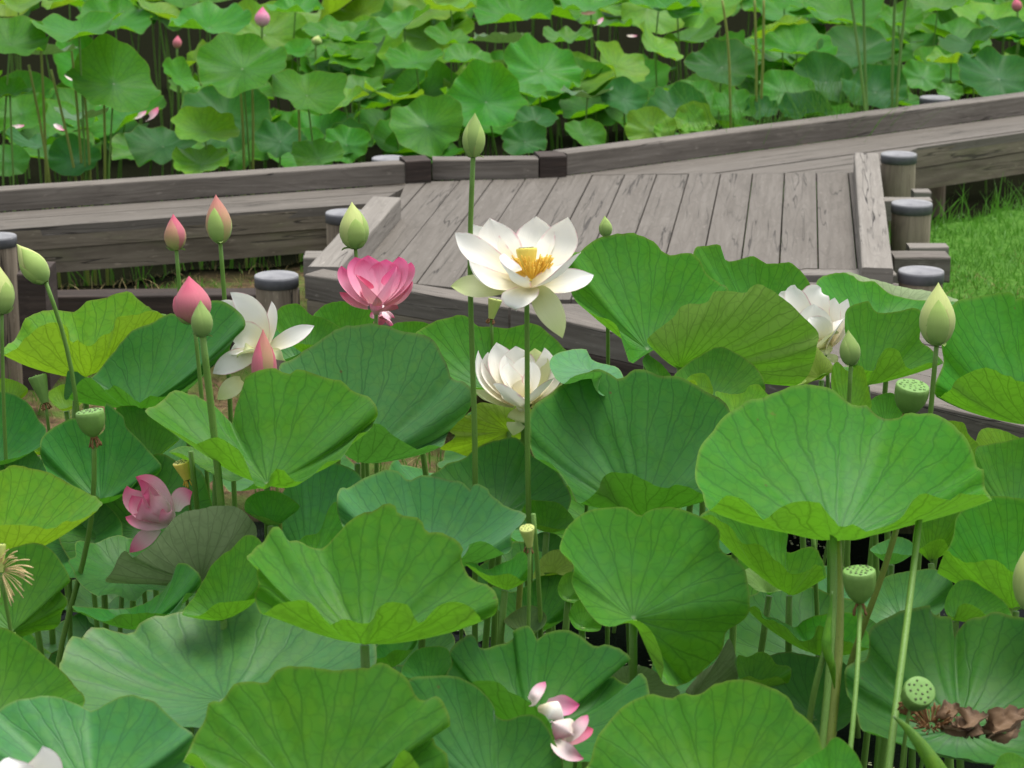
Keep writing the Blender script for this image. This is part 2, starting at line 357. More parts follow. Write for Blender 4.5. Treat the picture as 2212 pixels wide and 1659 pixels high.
def planks(poly, d, wd, z, gap=.007, th=.045, off=0.):
    d = np.array(d, float); d /= np.linalg.norm(d); nn = np.array([d[1], -d[0]])
    poly = [np.array(p[:2]) for p in poly]
    cs = [np.dot(nn, p) for p in poly]; V, F, U = [], [], []
    a = min(cs) - off
    while a < max(cs):
        q = clip(clip(poly, nn, a+gap/2), -nn, -(a+wd-gap/2)); a += wd
        if len(q) < 3: continue
        ar = .5*sum(q[i-1][0]*q[i][1]-q[i][0]*q[i-1][1] for i in range(len(q)))
        if ar < 0: q = q[::-1]
        k = len(V); m = len(q); dz = random.uniform(-.003, .003); ou = random.uniform(0, 60)
        for p in q: V.append((p[0], p[1], z+dz))
        for p in q: V.append((p[0], p[1], z-th))
        F.append(tuple(range(k, k+m))); U.append([(ou+np.dot(p, d), ou+np.dot(p, nn)-a) for p in q])
        for i in range(m):
            i2 = (i+1) % m
            F.append((k+i, k+m+i, k+m+i2, k+i2)); U.append([(ou+np.dot(q[i], d), ou), (ou+np.dot(q[i], d), ou+th), (ou+np.dot(q[i2], d), ou+th), (ou+np.dot(q[i2], d), ou)])
    return V, F, U
def part(name, geo, mat, th, smooth=False):
    return mesh_obj(name, geo[0], geo[1], mat, th, geo[2], smooth)
CB = .10
left = thing('boardwalk', G(300, 470), 'narrow weathered boardwalk running off to the left edge, over brown soil', 'boardwalk')
plat = thing('boardwalk', G(1300, 500), 'wide weathered plank platform in the middle where the boardwalk turns', 'boardwalk')
right = thing('boardwalk', G(2000, 290), 'weathered boardwalk rising to the right edge, past the grass', 'boardwalk')
appr = thing('boardwalk', G(1700, 740), 'boardwalk coming towards the viewer at lower right, mostly behind lotus leaves', 'boardwalk')
pdir = W(1742, -440, 1000.)[:2] - W(1742, -440, 1.)[:2]
A0, A1 = G(-90, 463), G(876, 396)
A0 = A1 + (A0-A1)*1.5
part('kerb_beam', beam_geo(A0, A1, .12, CB), M_BEAM, left)
L0, L1 = G(-90, 501.5), G(812, 437)
L0 = L1 + (L0-L1)*1.5
part('deck', planks([A0, A1, G(884, 398), L1, L0], A1[:2]-A0[:2], .19, ZD-.002), M_DECK, left)
def below(p, dz): return np.array(p) - [0, 0, dz]
part('fascia_board', beam_geo(below(L0, .108), below(L1, .108), .07, .10), M_FASC, left)
part('fascia_board', beam_geo(below(L0, .225)+[0, .012, 0], below(L1, .225)+[0, .012, 0], .07, .115), M_FASC, left)
# platform
part('kerb_beam', beam_geo(G(935, 388), G(1163, 386), .12, CB), M_BEAM, plat)
o1 = part('kerb_end', beam_geo(G(877, 395.5)+[0, -.01, 0], G(932, 393)+[0, -.01, 0], .16, CB+.012), M_DARKW, plat); o1['label'] = 'dark rotten beam end'
o1 = part('kerb_end', beam_geo(G(1166, 384)+[0, -.015, 0], G(1224, 382)+[0, -.015, 0], .16, CB+.012), M_DARKW, plat); o1['label'] = 'dark rotten beam end'
poly = [G(876, 397), G(930, 391), G(1166, 386), G(1250, 378), G(1846, 372), G(1908, 582), G(1740, 580), G(1460, 625), G(1330, 646), G(1207, 646), G(893, 612), G(690, 590), G(860, 436)]
part('deck', planks(poly, pdir, .163, ZD, gap=.007, off=.055), M_DECK, plat)
rb0, rb1 = G(1930, 579.5, ZD+CB), G(1898, 331, ZD+CB)
part('kerb_beam', beam_geo(below(rb0, CB), below(rb1, CB), .125, CB), M_CURB, plat)
lb0, lb1 = G(735, 577, ZD+CB), G(866, 426, ZD+CB)
part('kerb_beam', beam_geo(below(lb0, CB), below(lb1, CB), .135, CB), M_CURB, plat)
def frontbeam(a, b, wid, th, h=CB, drop=.0):
    a, b = below(G(*a, ZD+CB), CB+drop), below(G(*b, ZD+CB), CB+drop)
    return beam_geo(a, b, wid, h)
part('kerb_beam', frontbeam((658, 592), (1098, 664), .12, 0), M_BEAM, plat)
part('fascia_board', frontbeam((662, 592), (1096, 664), .11, 0, .13, .132), M_FASC, plat)
e0, e1 = G(1500, 618), G(1932, 594)
part('edge_beam', beam_geo(below(G(1690, 592), .1), below(G(1937, 592), .1), .12, .098), M_CURB, plat)
# right walkway
R0, R1 = G(1225, 378), G(2330, 232)
R1 = R0 + (R1-R0)*1.5
part('kerb_beam', beam_geo(R0, R1, .13, .112), M_BEAM, right)
Q0, Q1 = G(1981, 318), G(2330, 268)
Q1 = Q0 + (Q1-Q0)*2.9
part('deck', planks([R0, R1, Q1, Q0, G(1900, 355), G(1846, 371), G(1250, 377)], R1[:2]-R0[:2], .2, ZD-.004), M_DECK, right)
part('fascia_board', beam_geo(below(Q0, .115), below(Q1, .115), .07, .105), M_FASC, right)
part('fascia_board', beam_geo(below(Q0, .245)+[0, .012, 0], below(Q1, .245)+[0, .012, 0], .07, .125), M_FASC, right)
# approach walkway
part('kerb_beam', frontbeam((1103, 666), (2750, 1043), .125, 0), M_BEAM, appr)
part('fascia_board', frontbeam((1105, 667), (2750, 1045), .115, 0, .14, .142), M_DARKW, appr)
ap = [G(1110, 664), G(1215, 651), G(1335, 651), G(1480, 627), G(1745, 604), G(1940, 606), G(2100, 690), G(2700, 950), G(2740, 1050)]
a_, b_ = G(1103, 666), G(2750, 1043)
part('deck', planks(ap, b_[:2]-a_[:2], .19, ZD-.012), M_DECK, appr)
# support logs and sleepers
def sleeper(p0, p1, wid, hei, mat, label, name='sleeper', cat='timber sleeper'):
    o = mesh_obj(name, *beam_geo(p0, p1, wid, hei)[:2], mat, None, None, False, p0)
    v, f, u = beam_geo(p0, p1, wid, hei)
    l = o.data.uv_layers.new(name='UVMap'); k = 0
    for uv in u:
        for c in uv: l.data[k].uv = c; k += 1
    return tag(o, label, cat)
def sl_px(x0, x1, y, d, wid, hei, mat, label):
    a, b = W(x0, y, d), W(x1, y, d); b[2] = a[2]; b[1] = a[1]
    return sleeper(below(a, hei), below(b, hei), wid, hei, mat, label)
sl_px(1975, 2012, 415, 11.7, .1, .09, M_CURB, 'pale timber sleeper end just right of the farthest near-side post')
sl_px(1905, 2014, 433, 11.15, .09, .1, M_CURB, 'short pale timber sleeper between the farthest and middle posts')
sl_px(1965, 2050, 534, 10.35, .1, .1, M_CURB, 'small pale sleeper end poking out on the grass side of the middle post')
sl_px(1933, 2054, 556, 9.85, .14, .11, M_BEAM, 'thick timber sleeper with a dark face behind the nearest post right of the platform')
sl_px(655, 700, 556, 10.0, .14, .09, M_CURB, 'small pale sleeper end left of the platform corner')
a = W(120, 622, 10.4); sleeper([-2.6, 9.95, a[2]-.3], [-.95, 10.02, a[2]-.3], .14, .30, M_DARKW, 'long black rotten log edging the soil under the left boardwalk')
sl_px(36, 96, 592, 9.6, .25, .5, M_DARKW, 'short black timber block standing beside the post at the left edge')
# posts
def post(px, py, wpx, label):
    d = (CZ - .825)/slope(py); r = wpx*d/FPX/2; c = W(px, py, d)
    t = thing('wooden_post', (c[0], c[1], 0), label, 'post', 'round timber posts with metal caps')
    z1 = c[2]; n = 28
    o = random.uniform(0, 20)
    V, F, U = [], [], []
    zs = np.linspace(-.2, z1-.035, 10)
    for i, z in enumerate(zs):
        for j in range(n):
            th = 2*math.pi*j/n; rr = r*.965*(1+.012*noise.noise((math.cos(th)*2+o, math.sin(th)*2, z*1.5)))
            V.append((c[0]+rr*math.cos(th), c[1]+rr*math.sin(th), z))
    for i in range(len(zs)-1):
        for j in range(n):
            j2 = (j+1) % n; F.append((i*n+j, i*n+j2, (i+1)*n+j2, (i+1)*n+j))
            U.append([(o+zs[i], o+j/n*.6), (o+zs[i], o+(j+1)/n*.6), (o+zs[i+1], o+(j+1)/n*.6), (o+zs[i+1], o+j/n*.6)])
    mesh_obj('timber', V, F, M_POST, t, U)
    V, F = [], []
    prof = [(1.0, -.045), (1.012, -.045), (1.012, -.008), (.995, -.001), (.96, .001), (.5, .004), (.0, .005)]
    for q, z in prof:
        for j in range(n): th = 2*math.pi*j/n; V.append((c[0]+r*q*math.cos(th), c[1]+r*q*math.sin(th), z1+z))
    for i in range(len(prof)-1):
        for j in range(n): j2 = (j+1) % n; F.append((i*n+j, i*n+j2, (i+1)*n+j2, (i+1)*n+j))
    cap = mesh_obj('cap', V, F, M_CAP, t)
    cap.data.materials.append(M_CAPS)
    for p in cap.data.polygons:
        if p.index < 2*n: p.material_index = 1
post(597, 594, 95, 'round grey-capped timber post between the rosy bud and the platform corner')
post(745, 458, 84, 'round capped timber post behind the lime bud at the platform\'s left kerb')
post(-4, 509, 78, 'round capped timber post cut by the left edge of the photo')
post(840, 341, 74, 'capped post behind the far kerb, beside the dark beam ends')
post(1942, 332, 77, 'capped timber post farthest back of the three by the pale right kerb')
post(1970, 438, 88, 'capped timber post in the middle of the three by the pale right kerb')
post(1990, 584, 98, 'capped timber post nearest of the three by the pale right kerb')
post(2020, 210, 66, 'capped post behind the far kerb at upper right')
# ---------------------------------------------------------------- grass
def grass(name, spots, mat, hmin, hmax, wid, lean=.5):
    V, F = [], []
    for (x, y, z) in spots:
        h = random.uniform(hmin, hmax); a = random.uniform(0, 6.283); ln = random.uniform(.1, lean)*h; w_ = wid*random.uniform(.6, 1.3)
        b = random.uniform(0, 6.283); sx, sy = math.cos(b)*w_, math.sin(b)*w_; k = len(V)
        for t, ww in ((0, 1), (.4, .85), (.75, .5), (1, .05)):
            cx, cy = x+math.cos(a)*ln*t*t, y+math.sin(a)*ln*t*t; cz = z+h*(t-.25*t*t*(ln/h))
            V += [(cx-sx*ww, cy-sy*ww, cz), (cx+sx*ww, cy+sy*ww, cz)]
        for q in range(3): F.append((k+2*q, k+2*q+1, k+2*q+3, k+2*q+2))
    return struct(mesh_obj(name, V, F, mat), 'stuff')
def scat(n, x0, x1, y0, y1, f=None):
    out = []
    while len(out) < n:
        x, y = random.uniform(x0, x1), random.uniform(y0, y1)
        if f and not f(x, y): continue
        out.append((x, y, gh(x, y)-.01))
    return out
clump = lambda k, th: (lambda x, y: noise.noise((x*k, y*k, 3)) > th)
okg = lambda x, y: y < rail_y(x)-1.0
grass('grass', scat(13000, 1.55, 3.4, 9.0, 12.9, okg), M_GRASS, .02, .085, .0024, 1.1)
grass('grass', scat(200, 1.75, 3.0, 11.6, 12.8, lambda x, y: -1.5 < y-rail_y(x) < -.95), M_GRASS, .10, .26, .003, .7)
grass('dry_grass', scat(1300, 1.6, 3.4, 9.0, 11.2, clump(2.5, .0)), M_DRY, .02, .06, .002, 1.4)
grass('grass', scat(320, -2.4, -.4, 10.2, 11.3, clump(3, .1)), M_GRASS, .02, .07, .003, 1.2)
grass('dry_grass', scat(2600, -2.6, .6, 8.3, 11.2), M_DRY, .02, .08, .0025, 1.6)
grass('grass', scat(420, -2.4, -.2, 8.5, 9.9, clump(2, .05)), M_GRASS, .05, .2, .003, .8)
grass('reed_grass', scat(420, .55, 2.1, 12.7, 14.0, lambda x, y: .2 < y-rail_y(x) < .6 and noise.noise((x*2.2, y, 3)) > -.3), M_GRASS, .75, 1.15, .0035, .5)
grass('reed_grass', scat(60, -2.2, .4, 11.3, 12.2, lambda x, y: y > rail_y(x)+.35), M_GRASS, .3, .6, .004, .6)
def stem_path(pts, D, wpx, z0=-.05, lean=0.):
    """picture points top to bottom, standing in one upright (or leaning) plane; runs on down into the water"""
    top = W(*pts[0], D); Y = top[1]; P = [top]; y0 = pts[0][1]; yl = max(1, pts[-1][1]-y0)
    for (x, y) in pts[1:]:
        r = W(x, y, 1.) - np.array([0, 0, CZ]); P.append(np.array([0, 0, CZ]) + r*(Y-lean*(y-y0)/yl)/r[1])
    lst = P[-1]; dr = P[-1]-P[-2]; dr = dr/abs(dr[2]) if abs(dr[2]) > 1e-3 else np.array([0, 0, -1.])
    if lst[2] > z0+.1:
        k = lst[2]-z0; P.append(lst + np.array([dr[0]*.35*k, dr[1]*.3*k, -k]))
    P = np.array(P); L = np.r_[0, np.cumsum(np.linalg.norm(np.diff(P, axis=0), axis=1))]
    s = np.linspace(0, L[-1], 15); Q = np.stack([np.interp(s, L, P[:, k]) for k in range(3)], 1)
    for _ in range(2): Q[1:-1] = .25*Q[:-2] + .5*Q[1:-1] + .25*Q[2:]
    return catmull(Q, 30), wpx*D/FPX/2
# ---------------------------------------------------------------- lotus leaves
def stalk(top, base, rad, bend=.05):
    top, base = np.asarray(top, float), np.asarray(base, float)
    m = .5*(top+base) + np.array([random.uniform(-bend, bend), random.uniform(-bend, bend), 0])
    pts = catmull([base, m, top], 12)
    return tube(pts, np.linspace(rad*1.1, rad*.8, 12))
def blade_geo(C, rim, flip=False, bow=.10, ripple=.012, rows=13, ex=.8):
    N = len(rim); R = np.mean(np.linalg.norm(rim-C, axis=1))
    f = np.fft.fft(rim, axis=0); q = np.zeros_like(f); q[:3] = f[:3]; q[-2:] = f[-2:]
    low = np.real(np.fft.ifft(q, axis=0))
    cr = np.zeros(3)
    for i in range(N): cr += np.cross(rim[i]-C, rim[(i+1) % N]-C)
    nrm = -cr/(np.linalg.norm(cr)+1e-9)
    if flip: nrm = -nrm
    V = [C - nrm*0]; F = []; U = []; sd = random.uniform(0, 99)
    ss = np.r_[.05, .12, np.linspace(.2, .9, rows-4), .955, 1.0]
    for s in ss:
        for i in range(N):
            th = 2*math.pi*i/N
            tgt = low[i] + (rim[i]-low[i])*s**ex
            p = C + (tgt-C)*s - nrm*(bow*1.2+.03)*R*2.6*(s*(1-s)) * (1 if s > .15 else s/.15)
            a = noise.noise((math.cos(th)*1.6+sd, math.sin(th)*1.6, s*1.2))*.075*s*(1-s*.6) \
                + noise.noise((math.cos(th)*5+sd, math.sin(th)*5, s*2))*ripple*(1.6*s*s) + noise.noise((math.cos(th)*11+sd, math.sin(th)*11, 5))*.022*s**4 + .0025*math.sin(21*th)*s*(1-s)*4*(N > 90)
            V.append(p + nrm*a*R)
    K = len(ss)
    for i in range(N):
        j = (i+1) % N; u0, u1 = i/N, (i+1)/N
        f3 = (0, 1+j, 1+i); u3 = [((u0+u1)/2, 0), (u1, ss[0]), (u0, ss[0])]
        if flip: f3 = f3[::-1]; u3 = u3[::-1]
        F.append(f3); U.append(u3)
        for k in range(K-1):
            a, b, c, d = 1+k*N+i, 1+k*N+j, 1+(k+1)*N+j, 1+(k+1)*N+i
            q4 = (a, b, c, d); uu = [(u0, ss[k]), (u1, ss[k]), (u1, ss[k+1]), (u0, ss[k+1])]
            if flip: q4 = q4[::-1]; uu = uu[::-1]
            F.append(q4); U.append(uu)
    return V, F, U
NLEAF = 0
def make_leaf(C, rim, col, label, flip=False, rad=.008, base=None, group=None, bow=.1, my=False, rows=13, stem=None):
    global NLEAF; NLEAF += 1
    gz = -.02
    if base is None: base = (C[0]+random.uniform(-.06, .06), C[1]+random.uniform(-.02, .1), gz)
    t = thing('lotus_leaf', (base[0], base[1], 0), label, 'lotus leaf', group)
    V, F, U = blade_geo(np.asarray(C, float), np.asarray(rim, float), flip, bow, rows=rows, ex=.8 if len(rim) > 90 else 2.)
    mesh_obj('blade', V, F, LM[col], t, U)
    if stem is not None: V, F, U = tube(stem[0], np.linspace(stem[1]*.85, stem[1]*1.1, len(stem[0])), 10)
    else: V, F, U = stalk(np.asarray(C)-[0, 0, .002], base, rad)
    mesh_obj('stalk', V, F, M_STEMY if my else M_STEM, t, U)
    return t
def hero(tile, D, k, ctr, back, front, col, label, flip=False, rad=.009, bow=.1, n=96, basex=None, my=False, stem=None):
    s = TILE[tile][2]
    bk = [T(tile, p) for p in back]; fr = [T(tile, p) for p in front]; c = T(tile, ctr)
    allx = [p[0] for p in bk+fr]; x0, x1 = min(allx), max(allx); xc, hw = (x0+x1)/2, (x1-x0)/2
    R = hw*D/FPX
    def q(p, sg):
        u = max(-1, min(1, (p[0]-xc)/hw)); return (p[0], p[1], sg*k*R*math.sqrt(max(0, 1-u*u)))
    P = np.array([q(p, 1) for p in bk] + [q(p, -1) for p in fr])
    P[:, 2] *= FPX/D                        # balance depth against picture units for even sampling
    S = catmull(P, n, True); S[:, 2] *= D/FPX
    rim = np.array([W(x, y, D+dz) for x, y, dz in S]); C = W(c[0], c[1], D)
    if C[2] < .1: print('LOW', label, C)
    base = None
    if basex is not None:
        b = G(basex[0], basex[1], 0) if basex[1] > 1700 else None
        base = (C[0] + basex[0], C[1] + basex[1], -.02)
    st = None
    if stem:
        cc, r_ = stem_path([c]+stem[1:], D, stem[0], lean=.32); st = (cc, r_); base = (cc[-1][0], cc[-1][1], 0)
    return make_leaf(C, rim, col, label, flip, rad, base, None, bow, my, stem=st)
def auto(px, py, D, wpx, tilt, side, col, label, group=None, cup=.22, wav=.12, n=64, rad=.007, rows=9, flip=False, squash=1., base=None):
    """leaf grown from its own numbers: radius, tilt towards the viewer and sideways, cup depth and waves"""
    C = W(px, py, D); R = .5*wpx*D/FPX
    return auto3(C, R, tilt, side, col, label, group, cup, wav, n, rad, rows, flip, base)
def auto3(C, R, tilt, side, col, label, group=None, cup=.22, wav=.12, n=64, rad=.007, rows=9, flip=False, base=None):
    return make_leaf(C, auto_rim(C, R, tilt, side, cup, wav, n), col, label, flip, rad, base, group, .05, rows=rows)
def auto_rim(C, R, tilt, side, cup, wav, n):
    t, s = math.radians(tilt), math.radians(side)
    N = np.array([math.sin(s)*math.cos(t), -math.sin(t), math.cos(t)*math.cos(s)]); N /= np.linalg.norm(N)
    a = np.cross([0, 1., 0], N); a /= np.linalg.norm(a); b = np.cross(N, a)
    hs_ = [(h, random.uniform(.3, 1)*(1.9 if h == 2 else 1.2 if h == 3 else .8), random.uniform(0, 6.28)) for h in (2, 3, 5, 7, 9)]
    hr = [(h, random.uniform(.2, 1), random.uniform(0, 6.28)) for h in (2, 3, 6, 8, 11)]
    rim = []
    for i in range(n):
        th = math.pi - 2*math.pi*i/n
        z = cup + wav*sum(am*math.sin(h*th+ph) for h, am, ph in hs_)/1.7
        r = 1 + .05*sum(am*math.sin(h*th+ph) for h, am, ph in hr)/1.2
        rim.append(C + R*(r*(math.cos(th)*a + math.sin(th)*b) + z*N))
    return np.array(rim)
H = hero
H('A', 6.0, .7, (560, 945), [(0,785),(90,700),(180,545),(330,500),(480,515),(580,450),(700,430),(840,400),(940,480),(1080,550)],
  [(1000,510),(860,545),(750,560),(735,650),(650,690),(570,745),(500,700),(455,720),(430,620),(290,605),(180,680),(100,765)], 'y',
  'bright lime leaf with a folded wavy front, below the nodding green bud')
H('A', 5.75, .55, (900, 1145), [(440,1080),(600,940),(830,670),(1000,590),(1120,535),(1240,560),(1380,445),(1480,470),(1560,530),(1590,610),(1510,700),(1480,770),(1410,830)],
  [(1230,1000),(1080,1065),(970,1060),(890,1095),(840,1050),(740,1000),(690,1030),(640,985),(580,945),(520,970)], 'd',
  'large dark green leaf behind the stalks of the rosy and dull green buds')
H('A', 5.15, .6, (1730, 1640), [(940,1170),(1000,1140),(1060,1090),(1130,1020),(1250,1050),(1380,1120),(1450,1190),(1510,1245),(1520,1170),(1570,1020),(1600,940),(1680,910),(1780,895),(1860,930),(1940,895),(2050,930),(2130,945),(2212,960),(2280,1030),(2390,1080),(2450,1180),(2425,1240)],
  [(2390,1300),(2320,1320),(2200,1470),(2090,1510),(1940,1625),(1850,1550),(1790,1535),(1755,1580),(1720,1650),(1650,1640),(1610,1530),(1560,1430),(1470,1370),(1380,1330),(1280,1375),(1170,1320),(1060,1260),(980,1210)], 'g',
  'big two-lobed green leaf with a deep notch, under the pointed pink bud', bow=.06)
H('B', 5.45, .5, (105, 1500), [(-400,900),(-300,820),(-170,730),(-20,630),(130,605),(280,605),(370,640),(480,660),(590,700),(650,800),(690,890),(720,960),(840,1000),(840,1130),(760,1230),(690,1310)],
  [(655,1395),(570,1385),(490,1420),(440,1390),(340,1330),(230,1245),(150,1295),(80,1260),(0,1300),(-150,1200)], 'b',
  'large blue-green leaf with pale streaks, below the pink bowl flower')
H('B', 5.95, .4, (1000, 1050), [(450,760),(480,660),(560,605),(680,560),(780,540),(850,580),(880,612),(950,615),(1060,625),(1160,610),(1230,590),(1330,640),(1430,740),(1480,800)],
  [(1450,900),(1200,1000),(700,1000),(520,860)], 'g', 'bright green leaf rising behind the white bowl flower')
H('B', 6.1, .4, (450, 850), [(300,660),(340,600),(420,585),(540,590),(620,640),(650,700)], [(600,800),(400,800)], 'g',
  'small piece of green leaf right of the pink flower stalks, against the dark beam')
H('B', 6.0, .5, (1985, 770), [(1490,390),(1470,160),(1550,120),(1650,50),(1760,20),(1900,15),(2030,70),(2090,130),(2150,155),(2212,145),(2272,150),(2332,200),(2362,270),(2442,330),(2507,365)],
  [(2500,480),(2300,560),(2150,650),(2050,740),(1960,800),(1880,850),(1850,800),(1800,640),(1750,580),(1650,550),(1560,490)], 'g',
  'large upright green leaf right of the open white flower, lower left rim bluish', bow=.05)
H('C', 5.7, -.25, (-20, 880), [(-230,715),(-180,650),(-60,560),(0,480),(150,460),(190,400),(230,380),(400,395),(440,355),(490,340),(570,370),(700,470),(800,570),(880,660),(870,740)],
  [(850,850),(790,960),(700,1000),(560,910),(430,820),(330,770),(230,745),(100,820),(0,885),(-100,830)], 'g',
  'domed leaf showing its veined underside, in front of the large leaf right of centre', flip=True, bow=.14)
H('C', 6.4, .35, (500, 650), [(60,250),(80,110),(160,95),(240,90),(265,170),(330,190),(450,155),(520,200),(600,210),(700,205),(780,270),(830,350),(850,400)],
  [(800,560),(500,600),(250,560),(100,400)], 'g', 'dark green leaf whose top rim overlaps the platform planks at right')
H('C', 6.65, .25, (1350, 560), [(1000,340),(1060,262),(1200,300),(1400,350),(1600,390),(1800,455)], [(1700,520),(1400,520),(1150,430)], 'o',
  'pale underside strip of a rolled leaf below the nearest capped post', flip=True)
H('C', 6.5, .5, (1250, 620), [(865,340),(930,280),(1060,275),(1150,320),(1250,325),(1350,400),(1500,440),(1700,460),(1790,458)],
  [(1700,560),(1500,600),(1250,600),(1000,520),(900,430)], 'g', 'wide low leaf with a rolled back rim, between white flower and large lime bud')
H('C', 5.9, .5, (1195, 1000), [(1080,840),(1050,600),(1075,490),(1200,450),(1235,500),(1280,530),(1400,515),(1500,500),(1540,515),(1550,600),(1540,700),(1620,770),(1690,850)],
  [(1600,850),(1470,890),(1430,830),(1400,770),(1330,750),(1295,780),(1260,840),(1240,900),(1170,890)], 'g',
  'green leaf with a curled front lip, between the small dull and large lime buds')
H('C', 6.05, .3, (900, 960), [(700,760),(800,700),(900,780),(970,860),(975,910)], [(900,925),(790,990),(720,900)], 'y',
  'yellow-green leaf scrap below the right-hand white flower', flip=True)
H('C', 5.8, .6, (2290, 1265), [(1645,1070),(1640,980),(1690,850),(1680,700),(1750,480),(1870,430),(2030,395),(2140,405),(2150,440),(2212,430),(2400,480),(2550,650),(2600,850)],
  [(2500,980),(2400,1000),(2212,965),(2090,920),(1980,885),(1880,900),(1760,970),(1740,1020)], 'g',
  'big green leaf at the right edge, its yellowish underside lip folded over the boardwalk')
H('C', 4.7, .75, (1002, 2000), [(80,1600),(95,1460),(120,1400),(200,1290),(250,1220),(330,1160),(410,1110),(560,1060),(700,1010),(850,1000),(960,1005),(1040,1060),(1100,1110),(1200,1140),(1240,1180),(1300,1200),(1390,1220),(1450,1180),(1530,1190),(1620,1185),(1720,1240),(1830,1330),(1890,1420),(1915,1520),(1955,1535),(1960,1640),(2003,1750)],
  [(1960,1712),(1880,1700),(1803,1693),(1707,1747),(1600,1704),(1493,1736),(1397,1859),(1215,1930),(1119,1886),(1033,1905),(958,1827),(873,1731),(755,1726),(595,1811),(531,1868),(446,1774),(349,1720),(253,1725),(168,1793),(130,1700)], 'g',
  'huge bowl-shaped leaf with bold dark veins, the largest leaf on the right', bow=.05, n=128, stem=[21, (1815, 1250), (1822, 1330), (1815, 1440), (1800, 1540), (1790, 1620)], my=True)
H('E', 4.4, .6, (150, 860), [(-612,310),(-590,270),(-512,190),(-452,110),(-392,105),(-362,180),(-292,190),(-142,240),(-62,170),(0,110),(50,50),(100,20),(200,0),(260,-45),(340,-50),(355,5),(380,20),(480,40),(530,80),(550,140),(640,140),(730,175),(790,235),(775,300),(810,380),(850,430),(960,480),(1005,540),(1015,620),(990,680),(940,700)],
  [(900,690),(850,620),(780,590),(720,580),(640,600),(590,640),(520,725),(480,680),(440,610),(400,590),(330,582),(260,600),(220,650),(200,710),(140,730),(60,700),(0,690),(-62,730),(-112,690),(-162,640),(-232,580),(-312,580),(-412,600),(-502,655),(-552,590),(-562,520),(-532,470),(-557,400),(-532,370)], 'g',
  'wide ruffled light green leaf in the lower centre, its wavy front lip curled up', bow=.06, n=128, rad=.011)
H('E', 4.9, .55, (550, 360), [(-13,40),(-30,-60),(-13,-151),(40,-160),(72,-172),(130,-205),(201,-237),(276,-269),(350,-264),(400,-230),(436,-194),(521,-231),(671,-205),(789,-194),(837,-130),(869,-183),(949,-151),(960,-114),(1077,-34),(1163,-2),(1199,30)],
  [(1150,90),(1100,150),(1110,230),(1060,280),(1010,250),(970,215),(890,190),(830,210),(800,280),(650,330),(300,250),(60,150)], 'b',
  'glaucous leaf with fold lines, behind the ruffled central leaf')
H('E', 4.8, .5, (1060, 505), [(795,330),(850,325),(930,372),(1000,350),(1110,300),(1140,268),(1190,265),(1220,340),(1210,430)], [(1170,447),(1130,420),(1080,400),(1000,410),(930,400),(860,360)], 'g',
  'small scalloped leaf below the glaucous leaf, left of the small lime pod')
H('E', 4.55, .45, (1890, 692), [(1415,222),(1451,116),(1490,70),(1548,20),(1620,-15),(1698,-28),(1790,-34),(1858,-28),(1900,-5),(1938,25),(1997,-13),(2070,-32),(2147,-34),(2245,-7),(2332,30),(2452,120),(2447,200),(2472,260),(2592,350),(2632,450),(2642,560),(2637,660),(2580,720),(2490,780),(2465,900),(2395,980),(2270,1090),(2212,1118)],
  [(2150,1130),(2080,1100),(2090,1010),(2070,900),(2010,780),(1930,712),(1850,708),(1770,742),(1680,730),(1600,650),(1540,560),(1490,450),(1510,370),(1490,310),(1430,260)], 'g',
  'round light green leaf facing the viewer, its stalk joint and radiating veins visible', bow=.03, n=128, rad=.010)
H('D', 4.6, .85, (1450, 1225), [(385,1000),(400,950),(440,850),(480,790),(520,800),(580,745),(630,752),(700,770),(780,780),(860,780),(920,720),(1020,690),(1180,660),(1290,670),(1410,590),(1385,520),(1440,470),(1550,470),(1680,440),(1900,500),(2150,640),(2350,760),(2440,900)],
  [(2350,1150),(1900,1300),(1500,1380),(1170,1390),(900,1300),(540,1300),(400,1120)], 'b',
  'broad flat blue-green leaf filling the lower left, lit by the sky', bow=.06, n=110)
H('D', 4.0, .6, (600, 1850), [(-200,1450),(-60,1320),(20,1260),(100,1220),(300,1180),(400,1200),(540,1260),(610,1280),(720,1220),(840,1180),(930,1200),(1010,1230),(1110,1330),(1170,1385),(1260,1450),(1210,1560),(1250,1750)],
  [(1100,2000),(600,2150),(0,2000),(-200,1700)], 'b', 'blue-green folded leaf in the bottom left corner, behind the white petals', bow=.05)
H('D', 3.9, .5, (2050, 1900), [(1185,1620),(1230,1540),(1270,1450),(1330,1350),(1355,1235),(1440,1225),(1520,1130),(1600,1100),(1680,1110),(1740,1100),(1800,1020),(1880,995),(2000,1010),(2150,1025),(2312,1010),(2402,1020),(2432,990),(2502,985),(2592,1040),(2642,1090),(2692,1190),(2742,1225),(2832,1195),(2892,1280),(2917,1340),(2907,1390),(2832,1400),(2760,1370),(2752,1420),(2807,1455),(2815,1500),(2892,1560),(2905,1640),(2902,1740)],
  [(2772,1720),(2662,1570),(2602,1545),(2562,1600),(2500,1720),(2300,1900),(1900,2000),(1500,1850),(1290,1590),(1240,1560)], 'g',
  'large light green veined leaf with a ragged right rim at the bottom edge', bow=.05, n=128)
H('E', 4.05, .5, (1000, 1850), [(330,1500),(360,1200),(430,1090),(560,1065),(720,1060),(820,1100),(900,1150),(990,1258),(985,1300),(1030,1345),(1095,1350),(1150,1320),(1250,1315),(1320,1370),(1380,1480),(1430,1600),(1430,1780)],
  [(1300,2000),(800,2050),(450,1900)], 'd', 'smooth dark leaf at the bottom centre, left of the fallen pink petals')
